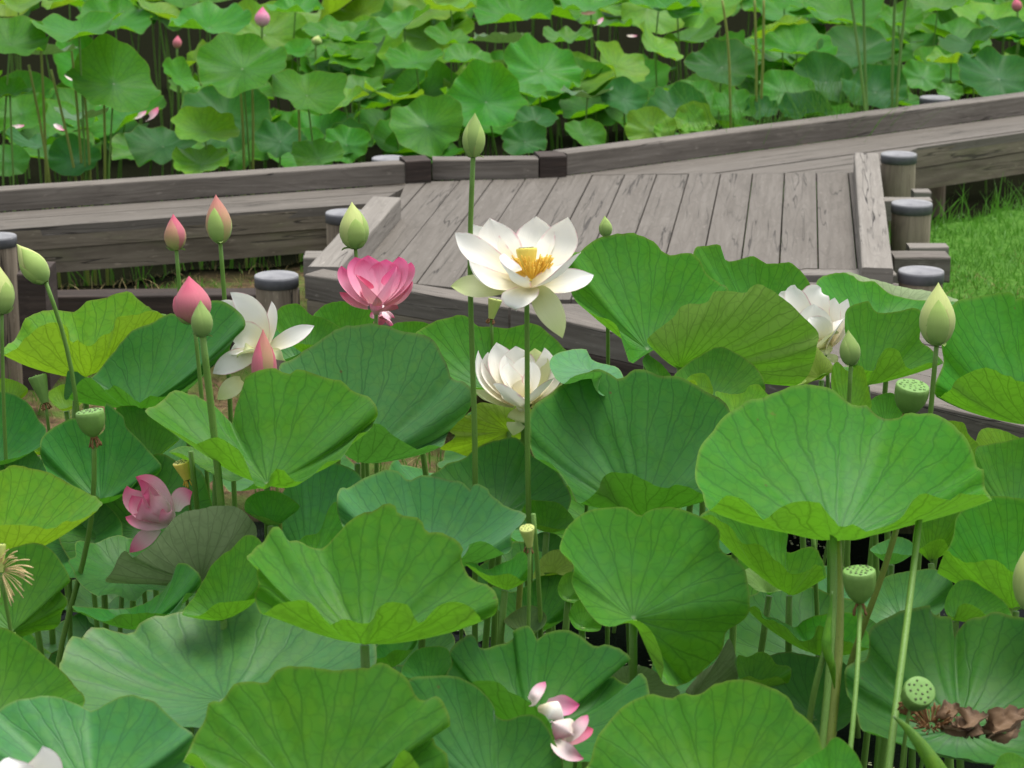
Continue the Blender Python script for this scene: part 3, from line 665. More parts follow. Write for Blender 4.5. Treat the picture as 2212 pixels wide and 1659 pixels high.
H('E', 4.35, .6, (1250, 1440), [(650,1200),(680,1050),(720,980),(695,920),(750,850),(850,795),(880,860),(910,885),(1000,860),(1120,822),(1108,775),(1150,745),(1220,725),(1255,790),(1275,820),(1340,770),(1460,755),(1550,790),(1650,870),(1740,860),(1870,940),(1850,970),(1720,1050),(1770,1060),(1860,1110),(1950,1040),(2000,1180)],
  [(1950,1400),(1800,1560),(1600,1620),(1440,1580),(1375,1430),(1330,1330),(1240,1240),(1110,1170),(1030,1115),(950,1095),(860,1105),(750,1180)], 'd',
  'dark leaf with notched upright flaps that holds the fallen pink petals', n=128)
H('E', 4.0, .6, (2400, 1950), [(1590,1750),(1620,1600),(1650,1480),(1700,1400),(1800,1280),(1900,1210),(2010,1180),(2130,1205),(2212,1182),(2322,1185),(2432,1110),(2562,1085),(2692,1100),(2812,1150),(2902,1210),(2942,1280),(3032,1350),(3082,1410),(3117,1520),(3160,1700)],
  [(3000,1950),(2600,2150),(2000,2100)], 'g', 'large smooth leaf at the bottom edge, right of the fallen pink petals', bow=.05, n=110)
H('F', 3.92, .6, (960, 1850), [(680,1720),(800,1600),(920,1525),(960,1475),(1000,1460),(1050,1490),(1120,1560),(1165,1650),(1200,1760)], [(1100,1950),(800,1950)], 'g',
  'pointed leaf tip at the bottom edge between the stalks at right')
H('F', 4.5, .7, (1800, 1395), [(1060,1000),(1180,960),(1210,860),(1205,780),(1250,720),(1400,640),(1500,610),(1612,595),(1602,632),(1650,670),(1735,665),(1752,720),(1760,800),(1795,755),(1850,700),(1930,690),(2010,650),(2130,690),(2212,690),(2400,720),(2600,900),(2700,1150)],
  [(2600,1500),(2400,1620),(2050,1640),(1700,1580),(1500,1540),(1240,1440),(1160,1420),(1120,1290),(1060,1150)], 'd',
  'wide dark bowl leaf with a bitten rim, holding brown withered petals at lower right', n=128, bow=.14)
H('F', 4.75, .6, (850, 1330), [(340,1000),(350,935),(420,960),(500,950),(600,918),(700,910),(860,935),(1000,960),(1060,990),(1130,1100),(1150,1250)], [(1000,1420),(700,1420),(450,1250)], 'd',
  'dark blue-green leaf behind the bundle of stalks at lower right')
H('F', 4.7, .6, (450, 1140), [(350,1000),(360,930),(420,940),(500,905),(565,930),(610,990),(690,1000),(705,1040),(680,1112)], [(640,1080),(600,1068),(500,1090),(430,1060),(370,1078)], 'g',
  'small pale leaf tucked between the round facing leaf and stalk bundle')
H('F', 4.9, .6, (885, 930), [(430,640),(600,690),(720,745),(780,700),(860,665),(1000,650),(1120,660),(1200,780),(1242,860)],
  [(1200,880),(1060,840),(930,830),(915,745),(872,735),(840,820),(760,830),(680,760),(590,710),(520,690),(500,640),(462,610)], 'g',
  'wavy leaf with a yellowish curled lip over dark water beside the stalk bundle')
H('F', 5.0, .6, (690, 540), [(110,30),(200,-40),(300,-120),(450,-150),(600,-20),(680,140),(672,270),(760,240),(850,225),(900,290),(930,420)],
  [(915,425),(895,350),(850,340),(830,370),(800,380),(740,400),(690,390),(640,330),(580,290),(500,210),(390,210),(330,120),(250,60),(170,25)], 'g',
  'leaf with a long yellowish front lip between the round facing and huge veined leaves')
H('F', 5.15, .5, (560, 540), [(395,390),(450,360),(560,370),(660,430),(690,500)], [(640,510),(520,520),(430,470)], 'd', 'small shaded leaf over the dark water below the long yellow-green lip', flip=True)
H('F', 4.9, .6, (2160, 640), [(1650,395),(1690,300),(1750,170),(1780,20),(1890,-70),(2000,-110),(2212,-90),(2400,0),(2480,200)],
  [(2450,440),(2350,480),(2150,400),(2060,330),(2000,305),(1900,322),(1830,322),(1760,290),(1710,255),(1670,330)], 'g',
  'blue-tinted leaf with a scalloped lip beside the pale bud at the right edge')
H('F', 4.8, .5, (1770, 705), [(1695,620),(1750,480),(1850,440),(2000,520),(2100,600),(2130,690)], [(2000,690),(1930,632),(1860,595),(1790,610),(1755,680)], 'g',
  'green leaf with a small curled lip, just above the bitten dark bowl leaf')
H('F', 5.2, .4, (1610, 330), [(1490,200),(1540,-60),(1620,-140),(1760,-120),(1840,0),(1760,180)], [(1740,255),(1690,178),(1610,190),(1540,235)], 'g', 'upright green leaf behind the right end of the huge veined leaf')
H('F', 5.3, .6, (1350, 340), [(1215,240),(1300,190),(1400,160),(1490,200),(1505,265)], [(1450,280),(1350,265),(1270,270)], 'b', 'sliver of blue-green leaf between the stalks under the huge veined leaf')
H('F', 5.0, .7, (1420, 700), [(1190,640),(1260,480),(1330,410),(1500,380),(1640,370),(1740,440),(1740,560)], [(1600,700),(1400,760),(1250,720)], 'b', 'glaucous leaf lying behind the bitten dark bowl leaf')
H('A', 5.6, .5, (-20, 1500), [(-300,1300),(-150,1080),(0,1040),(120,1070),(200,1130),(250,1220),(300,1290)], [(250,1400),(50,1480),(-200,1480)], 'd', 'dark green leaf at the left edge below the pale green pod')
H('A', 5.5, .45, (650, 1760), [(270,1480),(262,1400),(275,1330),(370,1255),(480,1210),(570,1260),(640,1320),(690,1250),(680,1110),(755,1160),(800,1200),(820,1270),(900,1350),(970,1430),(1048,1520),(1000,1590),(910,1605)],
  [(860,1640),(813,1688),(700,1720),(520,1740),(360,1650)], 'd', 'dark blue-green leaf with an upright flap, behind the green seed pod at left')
H('A', 5.0, .7, (-60, 2150), [(-400,1750),(-200,1600),(0,1555),(50,1522),(130,1520),(200,1540),(300,1560),(400,1610),(480,1655),(560,1690),(600,1700),(663,1752)],
  [(610,1820),(560,1850),(480,1880),(430,1868),(350,1928),(200,1915),(60,1905),(-100,1940),(-350,1960)], 'y', 'bright yellow-green leaf at the left edge, beside the bent pod stalk')
H('D', 4.8, .5, (80, 775), [(-300,500),(-100,300),(100,230),(210,200),(320,235),(400,330),(457,440),(420,470),(385,500),(440,580),(400,650),(390,720),(340,760),(250,770),(150,810)],
  [(80,800),(-50,760),(-250,680)], 'g', 'folded green leaf at the left edge behind the spent flower with loose stamens')
H('D', 4.3, .6, (-60, 1350), [(-400,1000),(-200,820),(-60,760),(20,750),(120,800),(230,880),(330,970),(430,1060),(500,1150),(540,1180),(545,1255)], [(450,1320),(200,1500),(-250,1500)], 'g',
  'green leaf at the left edge above the bottom corner leaf')
H('D', 5.1, -.3, (1300, 440), [(684,450),(730,380),(770,290),(815,243),(862,290),(1000,200),(1080,100),(1155,20),(1283,-23),(1443,-44),(1550,-23),(1610,30),(1660,100)],
  [(1650,190),(1520,240),(1400,420),(1100,462),(850,452)], 'o', 'dull grey-green leaf showing its underside, under the tilted pink flower', flip=True)
H('D', 4.95, .6, (900, 760), [(480,610),(700,632),(900,610),(1050,520),(1120,420),(1150,340),(1215,340),(1300,420),(1285,500)],
  [(1200,530),(1172,620),(1120,660),(980,650),(900,655),(780,660),(700,705),(620,690),(560,660),(505,650)], 'd', 'shaded leaf rim over black water, above the broad flat blue-green leaf')
H('D', 4.78, .5, (1450, 700), [(1180,665),(1250,560),(1320,440),(1390,320),(1490,240),(1600,150),(1690,190),(1750,350),(1720,480)], [(1650,560),(1420,590),(1300,672)], 'g',
  'light green leaf half hidden left of the ruffled central leaf, crossed by a stalk', basex=(0, .5))
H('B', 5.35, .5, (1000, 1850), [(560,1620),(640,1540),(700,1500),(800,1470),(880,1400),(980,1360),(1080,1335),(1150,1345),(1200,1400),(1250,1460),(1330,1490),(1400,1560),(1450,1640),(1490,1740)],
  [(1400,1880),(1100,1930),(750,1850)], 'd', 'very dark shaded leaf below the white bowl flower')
H('B', 5.65, -.2, (1090, 1290), [(640,1405),(740,1330),(700,1290),(770,1200),(840,1185),(890,1110),(1000,1120),(1200,1130),(1240,1200)], [(1180,1330),(1000,1390),(860,1460),(720,1425)], 'y',
  'ragged lime leaf seen from below, under the white bowl flower', flip=True)
H('B', 5.15, .5, (1960, 1852), [(1220,1380),(1220,1300),(1232,1150),(1420,1000),(1500,935),(1600,905),(1700,908),(1790,960),(1840,945),(1890,900),(1990,900),(2060,935),(2160,940),(2212,950),(2300,1000),(2400,1060),(2465,1090),(2520,1160),(2600,1300)],
  [(2560,1600),(2420,1715),(2245,1655),(2178,1634),(2114,1661),(2050,1655),(1911,1575),(1836,1559),(1740,1559),(1687,1602),(1665,1677),(1600,1730),(1530,1760),(1470,1650),(1400,1540),(1330,1490),(1250,1460)], 'd',
  'big dark green leaf in the centre right, immediately right of the white flower stalks', n=128, bow=.05)
H('B', 5.31, 1.6, (1620, 900), [(1350,880),(1380,800),(1500,770),(1590,770),(1615,820),(1680,850),(1790,880),(1840,960),(1886,1000),(1880,1080),(1840,1130),(1782,1130),(1752,1072)],
  [(1695,1062),(1662,1030),(1680,950),(1690,915),(1600,912),(1500,940),(1430,985)], 'b', 'small blue-green leaf with a torn flap hanging over the big dark leaf', rad=.005)
H('C', 5.6, .5, (150, 1120), [(-60,950),(0,880),(100,810),(230,745),(330,780),(430,840),(490,900),(530,980),(530,1040)], [(450,1060),(200,1070),(0,1020)], 'g', 'green leaf just under the domed underside leaf')
H('C', 5.9, .5, (-130, 1000), [(-260,850),(-230,800),(-150,850),(-80,930),(-60,1010)], [(-120,980),(-200,930)], 'g', 'light green leaf sliver left of the domed leaf joint')
H('C', 5.35, .5, (130, 1080), [(25,965),(60,928),(140,920),(180,970),(195,1055)], [(120,1035),(80,965)], 'y', 'tiny curled lime leaf rim below the domed leaf')
H('C', 5.3, .5, (350, 1250), [(210,1045),(320,1052),(400,1042),(430,1000),(495,993),(550,1050),(640,1110)], [(500,1180),(300,1180)], 'y', 'lime scalloped leaf rim above the huge veined leaf')
H('C', 6.0, .4, (720, 1005), [(490,885),(560,878),(640,890),(720,940),(800,960)], [(780,985),(700,1000),(580,970)], 'y', 'thin yellow leaf edge below the domed leaf on the right', flip=True)
H('C', 5.6, .6, (1090, 1240), [(963,1010),(970,880),(1010,845),(1060,900),(1100,905),(1130,870),(1170,885),(1200,1000),(1222,1140)], [(1150,1160),(1090,1130),(1000,1110)], 'y', 'young half-rolled upright leaf behind the small dull green bud')
H('C', 5.8, .5, (1320, 1280), [(1213,1120),(1250,1070),(1350,1045),(1400,1100),(1430,1190)], [(1350,1220),(1250,1200)], 'g', 'small green leaf left of the large round pod by the boardwalk')
H('C', 5.4, .5, (1750, 1500), [(1690,1240),(1720,1225),(1820,1242),(1850,1310),(1915,1380),(1930,1480)], [(1850,1520),(1720,1450)], 'y', 'light green leaf peeping over the right rim of the huge veined leaf')
H('C', 5.5, .5, (2200, 1600), [(1900,1420),(1915,1310),(1960,1275),(2040,1280),(2100,1295),(2200,1335),(2400,1350)], [(2300,1500),(2000,1520)], 'y', 'yellow-green leaf rim at the right edge under the boardwalk beam')
H('C', 5.35, .5, (2150, 1850), [(1890,1640),(1895,1420),(1960,1385),(2100,1360),(2212,1335),(2400,1400),(2500,1600)], [(2400,1780),(2100,1800),(1950,1740)], 'g', 'green leaf at the right edge, right of the huge veined leaf')
H('A', 6.15, .4, (2000, 800), [(1790,620),(1808,500),(1910,465),(1960,490),(2020,540),(2120,570),(2212,640)], [(2150,720),(1900,720)], 'g', 'green leaf just below the post left of the platform corner')
H('A', 6.2, .4, (2250, 760), [(2035,560),(2060,510),(2120,470),(2212,450),(2300,480),(2420,520),(2440,620)], [(2350,700),(2150,660)], 'g', 'green leaf under the pink bowl flower, at the platform corner')
H('A', 6.25, .5, (1950, 860), [(1760,700),(1800,630),(1900,590),(2050,570),(2150,600),(2215,690),(2200,800)], [(2060,770),(1950,785),(1830,830),(1780,790)], 'b', 'pale blue-green leaf right of the wilting white flower')
H('A', 6.1, .5, (50, 1120), [(-100,1050),(-30,970),(30,950),(110,970),(180,1020),(150,1075)], [(50,1100),(-50,1090)], 'y', 'low lime leaf near the dry soil at the left edge')
H('A', 6.2, .6, (430, 1160), [(310,1060),(360,1010),(420,990),(520,1050),(560,1090)], [(480,1125),(380,1145)], 'y', 'small lime leaf low beside the pale green pod')
H('A', 5.95, .5, (490, 1060), [(415,1070),(440,900),(480,895),(530,930),(570,960)], [(520,1000),(450,1080)], 'b', 'small blue-green leaf tucked under the lime folded leaf')
H('A', 5.65, .5, (960, 1500), [(750,1160),(850,1130),(950,1150),(1060,1250),(1160,1340)], [(1130,1365),(1040,1440),(980,1490),(880,1350)], 'g', 'mid green leaf left of the big two-lobed leaf, in its shade')
H('A', 5.35, .5, (1400, 1530), [(1095,1430),(1200,1390),(1300,1420),(1450,1480),(1600,1560)], [(1500,1620),(1300,1520),(1180,1440)], 'g', 'shaded leaf under the left lobe of the big two-lobed leaf')
H('A', 5.6, .5, (90, 1700), [(-200,1400),(-60,1290),(0,1270),(100,1258),(150,1290),(190,1370),(250,1460),(315,1535)], [(250,1620),(50,1600),(-150,1550)], 'b', 'blue-green leaf at the left edge, above the bright yellow-green leaf')
H('A', 5.75, .5, (260, 1450), [(150,1350),(180,1310),(260,1310),(280,1400)], [(230,1430),(170,1400)], 'y', 'tiny pale leaf rim near the left edge beside the dark flap leaf')
H('S', 5.3, .5, (660, 1215), [(585,1180),(600,1090),(630,1040),(700,1000),(770,1020),(800,1080),(790,1150)], [(740,1190),(660,1200)], 'b', 'shaded blue-green leaf behind the left end of the ruffled central leaf')
H('S', 5.0, .5, (680, 1200), [(632,1192),(655,1160),(690,1148),(712,1095),(735,1085),(770,1120),(780,1170)], [(740,1190),(690,1195)], 'g', 'small green leaf rim just above the ruffled central leaf')
H('S', 5.1, .5, (585, 1135), [(530,1105),(532,1080),(560,1062),(600,1062),(640,1085),(646,1098)], [(625,1115),(605,1130),(575,1118),(550,1112)], 'g', 'small pale leaf beneath the big two-lobed leaf')
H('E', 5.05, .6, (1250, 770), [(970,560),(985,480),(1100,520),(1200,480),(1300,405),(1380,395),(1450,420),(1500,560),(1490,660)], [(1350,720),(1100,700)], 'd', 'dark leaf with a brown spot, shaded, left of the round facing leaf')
H('E', 4.95, .5, (1470, 560), [(1405,520),(1410,460),(1450,400),(1520,390),(1580,450),(1580,560)], [(1520,590),(1440,570)], 'g', 'small leaf rim tucked behind the left side of the round facing leaf')
H('E', 4.85, .5, (1560, 740), [(1478,690),(1480,640),(1530,575),(1620,580),(1680,660),(1680,760)], [(1600,775),(1520,755)], 'g', 'lower small leaf rim behind the left side of the round facing leaf')
H('E', 5.1, .4, (1360, 415), [(1240,430),(1280,320),(1350,255),(1420,245),(1500,290),(1520,330)], [(1480,400),(1430,412),(1380,397),(1300,412)], 'y', 'yellowish leaf behind the pod stalks left of the round facing leaf', flip=True)
H('E', 5.3, .5, (1330, 260), [(1240,180),(1300,130),(1400,150),(1450,210)], [(1400,260),(1280,250)], 'b', 'blue leaf scrap behind the small lime pod')
H('E', 5.25, .5, (1330, 130), [(1170,40),(1200,-60),(1290,-75),(1420,-50),(1510,60)], [(1450,110),(1300,90)], 'g', 'green leaf left of the round facing leaf top, behind the flower stalks')
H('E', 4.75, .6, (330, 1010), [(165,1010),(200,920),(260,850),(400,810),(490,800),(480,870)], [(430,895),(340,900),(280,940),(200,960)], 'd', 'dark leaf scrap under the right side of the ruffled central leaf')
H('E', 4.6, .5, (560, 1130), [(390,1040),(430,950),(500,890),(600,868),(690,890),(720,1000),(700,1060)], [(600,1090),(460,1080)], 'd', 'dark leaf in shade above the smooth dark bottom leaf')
H('E', 4.8, .5, (1200, 810), [(1055,710),(1110,650),(1220,603),(1315,650),(1325,720)], [(1260,770),(1120,750)], 'o', 'olive leaf with black spots between the stalks below the small lime pod')
H('E', 4.7, -.2, (1860, 1125), [(1710,1075),(1800,1010),(1900,990),(2010,1020),(2100,1085),(2195,1180)], [(2050,1230),(1900,1200),(1780,1120)], 'o', 'olive torn leaf underside beneath the round facing leaf', flip=True)
H('F', 4.85, -.2, (60, 1200), [(20,1170),(100,1060),(200,980),(250,900),(300,820),(340,920),(357,1080)], [(250,1110),(150,1180)], 'o', 'olive leaf underside right below the round facing leaf', flip=True)
H('F', 4.0, .6, (2150, 1750), [(1990,1720),(2020,1650),(2060,1580),(2130,1560),(2212,1600),(2350,1700)], [(2200,1780)], 'g', 'dark leaf scrap in the bottom right corner')
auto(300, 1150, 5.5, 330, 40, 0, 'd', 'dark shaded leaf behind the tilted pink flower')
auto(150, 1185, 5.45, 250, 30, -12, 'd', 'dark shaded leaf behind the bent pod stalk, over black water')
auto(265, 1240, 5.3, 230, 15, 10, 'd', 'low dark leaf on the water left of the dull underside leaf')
# low shaded leaves between the stalks
fill = 0
LB = ['low shaded leaf close to the water, glimpsed between the front stalks']
for i in range(64):
    x, y = random.uniform(-1.5, 1.7) if i < 40 else random.uniform(-1.5, -.2) if i < 54 else random.uniform(.3, 1.3), random.uniform(4.6, 7.9) if i < 40 else random.uniform(4.6, 6.6)
    if abs(x) > .26*y: continue
    if x > .35*y/5 and 5.2 < y < 7.6 and i % 2: continue
    auto3(np.array([x, y, random.uniform(.35, .75)]), random.uniform(.16, .25), random.uniform(-5, 35), random.uniform(-25, 25), random.choice('gddd'),
          'low shaded lotus leaf near the water, glimpsed between the front stalks', 'low leaves between the front stalks', rad=.006)
# ---------------------------------------------------------------- lotus stand beyond the boardwalk
RX = [-50, 880, 1225, 2260]; RY = [408, 345, 334, 190]
def bgd(x, y, extra=0.):
    ry = float(np.interp(x, RX, RY)); d0 = (CZ-ZD-.1)/slope(ry) + .42
    return d0 + max(0, ry-y)/100*.95 + extra
BG = [  # tile, x, y, width, tilt, side, colour, label
('G',60,270,430,30,10,'g','bright leaf cut by the left edge, high in the far stand'),
('G',480,200,500,12,-4,'g','wide flat pale leaf second from the left edge in the far stand'),
('G',700,150,420,25,6,'b','blue-green leaf right behind the wide flat pale leaf at upper left'),
('G',690,510,500,42,22,'b','blue-green leaf hanging down towards the right, above the left boardwalk'),
('G',1090,480,240,20,40,'g','narrow leaf folded shut, left of the big bright leaf at upper left'),
('G',1470,420,500,38,0,'g','large bright round leaf facing the viewer, below the upper pink bud'),
('G',1190,370,230,15,-40,'y','lime leaf piece on the left flank of the large bright round leaf'),
('G',1270,170,440,22,0,'g','pale green leaf left of the upper pink bud'),
('G',1790,70,300,12,0,'g','leaf on a stalk right of the upper pink bud at the top edge'),
('G',2050,220,360,22,0,'b','pale blue leaf right of the upper pink bud'),
('G',1860,580,410,30,14,'g','bright drooping leaf right of the large bright round leaf'),
('G',1370,720,470,40,8,'b','dark blue leaf under the large bright round leaf'),
('G',1240,800,350,24,12,'y','bright lime leaf low over the left kerb beam, upper of two'),
('G',1220,1000,310,20,0,'y','bright lime leaf low over the left kerb beam, lower of two'),
('G',990,890,380,26,-4,'b','dark flat leaf left of the two lime leaves above the left kerb'),
('G',1700,860,290,30,8,'b','dark leaf close above the kerb, below the bright drooping leaf'),
('G',1930,960,280,25,0,'g','round leaf just above the capped post behind the far kerb'),
('G',2090,620,280,15,-10,'y','lime leaf rim right of the bright drooping leaf'),
('G',60,570,250,15,0,'g','small leaf at the left edge below the bright edge leaf'),
('G',130,690,300,35,0,'b','shaded leaf with a pink petal near the left edge'),
('G',230,880,340,0,5,'b','flat dark leaf seen edge-on near the left edge'),
('G',50,980,230,40,10,'g','leaf in the corner where the left kerb meets the photo edge'),
('G',450,970,290,38,0,'b','dark leaf behind the pale stalks above the left kerb'),
('G',280,330,330,-8,0,'o','olive leaf underside below the wide flat pale leaf'),
('G',490,720,290,-5,0,'o','olive shaded leaf behind the pale stalks at left'),
('G',960,90,280,5,25,'y','lime rolled leaf rim at the top edge, left part'),
('G',110,40,300,10,0,'y','lime leaf in the top left corner'),
('G',420,20,280,8,-15,'y','lime leaf at the top edge left of the lime rolled rim'),
('G',2000,350,260,20,0,'b','blue leaf below the pale blue leaf right of the upper pink bud'),
('G',2130,390,250,22,6,'g','green leaf left of the dry-tipped centre leaves at the top'),
('G',1800,320,230,24,-8,'b','leaf right of the top of the large bright round leaf'),
('G',2110,860,270,34,-5,'b','dark leaf left of the round lime-edged leaf above the kerb'),
('H',110,240,330,20,0,'g','pale leaf left of centre, third row from the top'),
('H',410,150,330,18,-20,'g','leaf with a lime folded front at the top, left of centre'),
('H',690,250,270,18,10,'g','leaf with a curled lime lip near the top centre'),
('H',690,60,330,-6,0,'y','lime leaf lit through from behind at the top centre'),
('H',1080,110,450,22,0,'g','bright broad leaf at the top edge, right of the centre'),
('H',1540,50,400,12,0,'g','leaf at the top edge carrying a brown dried petal'),
('H',1950,50,420,10,0,'g','wide leaf at the top edge, right of the one with a dried petal'),
('H',1010,260,330,-10,0,'o','olive leaf underside just below the bright broad top leaf'),
('H',1240,430,430,42,18,'g','dark green round leaf upper right of the tall green bud'),
('H',905,620,440,55,4,'g','bright round leaf facing the viewer, directly behind the tall green bud tip'),
('H',550,765,390,48,0,'g','round leaf with yellowing edge, left of the tall green bud'),
('H',330,600,320,-12,10,'y','lime leaf underside left of the round yellow-edged leaf'),
('H',1690,400,340,25,32,'y','lime leaf sloping right, right of the dark green round leaf'),
('H',1930,290,290,25,38,'y','lime leaf tipped steeply to the right over grass'),
('H',1740,600,270,38,0,'b','shaded blue leaf behind the tall grass beyond the kerb'),
('H',1500,820,230,30,20,'g','small pale leaf just above the right kerb beam start'),
('H',1900,790,280,45,0,'y','yellow-edged round leaf resting on the right kerb beam'),
('H',2060,660,320,38,0,'b','blue leaf among tall grass above the right kerb beam'),
('H',2140,740,190,40,0,'y','small lime leaf among tall grass above the right kerb beam'),
('H',1150,570,220,10,10,'g','small leaf right of the bright round leaf by the tall bud'),
('H',480,380,330,16,0,'g','green leaf in the crowded middle rows, left of centre'),
('H',90,340,280,22,0,'b','blue leaf in the middle rows left of centre'),
('H',790,370,270,16,8,'g','leaf between the lip leaf and the bright round leaf by the tall bud'),
('H',130,560,290,22,0,'g','pale leaf above the kerb, left of the lime underside leaf'),
('H',60,880,260,40,0,'g','leaf directly left of the capped post behind the far kerb'),
('H',1140,860,250,38,0,'b','dark leaf between the tall green bud and the dark beam end'),
('H',1210,740,230,25,0,'b','shaded leaf below the dark green round leaf'),
('H',1520,590,270,-8,0,'o','olive leaf in shade under the lime sloping leaf'),
('H',1400,240,270,16,0,'g','green leaf under the one with the brown dried petal'),
('I',110,80,280,15,10,'g','leaf at the top edge left of the tall paired stalks'),
('I',380,410,400,34,0,'b','blue-green shaded leaf left of the tall stalks above the right kerb'),
('I',740,200,320,-8,-20,'y','lime leaf underside with brown rim near the tall stalks'),
('I',840,310,410,28,0,'b','pale blue-green leaf in the middle of the right stand'),
('I',1110,100,440,22,0,'b','wide blue-green leaf behind the two tall stalks at top right'),
('I',1210,330,430,40,0,'b','dark blue leaf behind the two tall stalks'),
('I',770,560,310,44,6,'g','green leaf resting low above the right kerb beam, left of the two tall stalks'),
('I',1010,500,360,48,10,'b','dark leaf right beside the low green leaf above the right kerb'),
('I',1310,560,370,40,0,'b','broad leaf behind the lower ends of the tall stalks'),
('I',1600,470,230,45,0,'g','small green leaf right of the tall stalks above the right kerb'),
('I',1890,270,320,12,-18,'b','pale twisted leaf at right with light upper face'),
('I',1770,380,260,-5,0,'y','lime leaf hanging under the pale twisted leaf'),
('I',2060,480,450,40,0,'b','large blue leaf above the capped post at upper right'),
('I',1690,50,320,20,0,'g','light leaf at the top edge right of the tall stalks'),
('I',2190,240,180,25,0,'g','leaf at the right edge in the upper part'),
('I',2090,190,270,30,0,'b','dark blue leaf near the top right corner'),
('I',2180,400,200,10,20,'y','lime leaf at the right edge above the kerb'),
('I',130,640,240,40,0,'g','leaf veiled by tall grass above the right kerb'),
('I',210,740,230,42,6,'y','lime leaf touching the right kerb beam, left part'),
('I',450,640,240,42,0,'g','pale green leaf above the right kerb beside the grass'),
('I',620,660,180,38,0,'b','small blue leaf above the right kerb beside the pale green one'),
('I',30,800,110,40,0,'y','tiny lime leaf touching the right kerb beam'),
('I',1450,130,260,30,0,'b','shaded leaf between the tall stalk pairs'),
('I',1760,560,140,42,0,'g','tiny leaf left of the capped post at upper right'),
('I',890,680,300,20,0,'b','dark low leaf just above the right kerb in the middle')]
NEARB = {('G',60), ('G',480), ('G',1470), ('G',1860), ('G',690), ('G',1240)}
for (t, x, y, w_, tl, sd_, c, lab) in BG:
    p = T(t, (x, y)); s = TILE[t][2]; dd = bgd(p[0], p[1])
    if (t, x) in NEARB: dd = bgd(p[0], np.interp(p[0], RX, RY)) + .25
    if p[1] < 130: tl *= .55
    elif p[1] < 230: tl *= .8
    if c == 'b' and float(np.interp(p[0], RX, RY)) - p[1] < 150: c = 'e'  # leaves low behind the kerb get the green with shade painted in
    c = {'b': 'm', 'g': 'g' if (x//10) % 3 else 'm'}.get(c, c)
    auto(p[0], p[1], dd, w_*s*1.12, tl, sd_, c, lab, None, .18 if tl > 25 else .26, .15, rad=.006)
for i in range(80):
    far = i < 56
    x = random.uniform(-60, 2280)
    if far: y = random.uniform(-70, 215) if x < 1350 else random.uniform(-90, 90)
    else: y = float(np.interp(x, RX, RY)) - random.uniform(20, 150)
    d = bgd(x, y, random.uniform(.7, 1.3))
    z = CZ - d*slope(y)
    if z < .25: continue
    reg = 'left' if x < 740 else ('centre' if x < 1450 else 'right')
    if far: lab, gp = f'half hidden leaf deep in the far crowd, {reg} third', f'half hidden far leaves in the {reg} third'
    else: lab, gp = f'shaded low leaf behind the far kerb, {reg} third', f'shaded low leaves behind the kerb in the {reg} third'
    auto(x, y, d, random.uniform(130, 215), random.uniform(0, 35), random.uniform(-25, 25), random.choice('gygmyy' if far else 'mmg'), lab, gp, .2, .14, n=48, rad=.006, rows=8)
# the rest of the far stand, past the leaves one can count, as one mass
BP, SPT = [], []
random.seed(21)
while len(BP) < 190:
    if len(BP) < 95: x, y, ext = random.uniform(-520, 2800), random.uniform(-150, 60), random.uniform(.5, 3.5)
    else:
        x = random.uniform(-500, 2750); y = float(np.interp(x, RX, RY)) - random.uniform(0, 190); ext = random.uniform(.7, 2.)
    d0 = bgd(x, y, ext); C = W(x, y, d0)
    if C[2] < .2: continue
    BP.append(blade_geo(C, auto_rim(C, random.uniform(.18, .27), random.uniform(0, 25), random.uniform(-25, 25), .24, .17, 40), rows=7, ex=2.))
    SPT.append(stalk(C, (C[0]+random.uniform(-.05, .05), C[1]+.05, -.02), .006))
V, F, U = merge(BP); struct(mesh_obj('lotus_foliage', V, F, LM['m'], None, U), 'stuff')
V, F, U = merge(SPT); struct(mesh_obj('lotus_stalks', V, F, M_STEM, None, U), 'stuff')
random.seed(5)
# tall leaf stalks whose blades stand above the photo
for (x0, x1, y1, lab) in [(1832, 1856, 236, 'left one of two tall pale stalks before the dark leaves at upper right'), (1868, 1880, 232, 'right one of two tall pale stalks before the dark leaves at upper right'),
        (1940, 1940, 226, 'tall straight stalk left of the leaning one at upper right'), (1968, 1950, 223, 'tall leaning stalk nearest the capped post at upper right')]:
    d = bgd(x1, y1) - .2; C = W(x0-4, -75, d); b = W(x1, y1, d); b = C + (b-C)*((C[2]-0)/(C[2]-b[2]))
    auto3(C, .26, 10, random.uniform(-15, 15), 'g', lab, None, rad=.010, base=(b[0], b[1], 0))
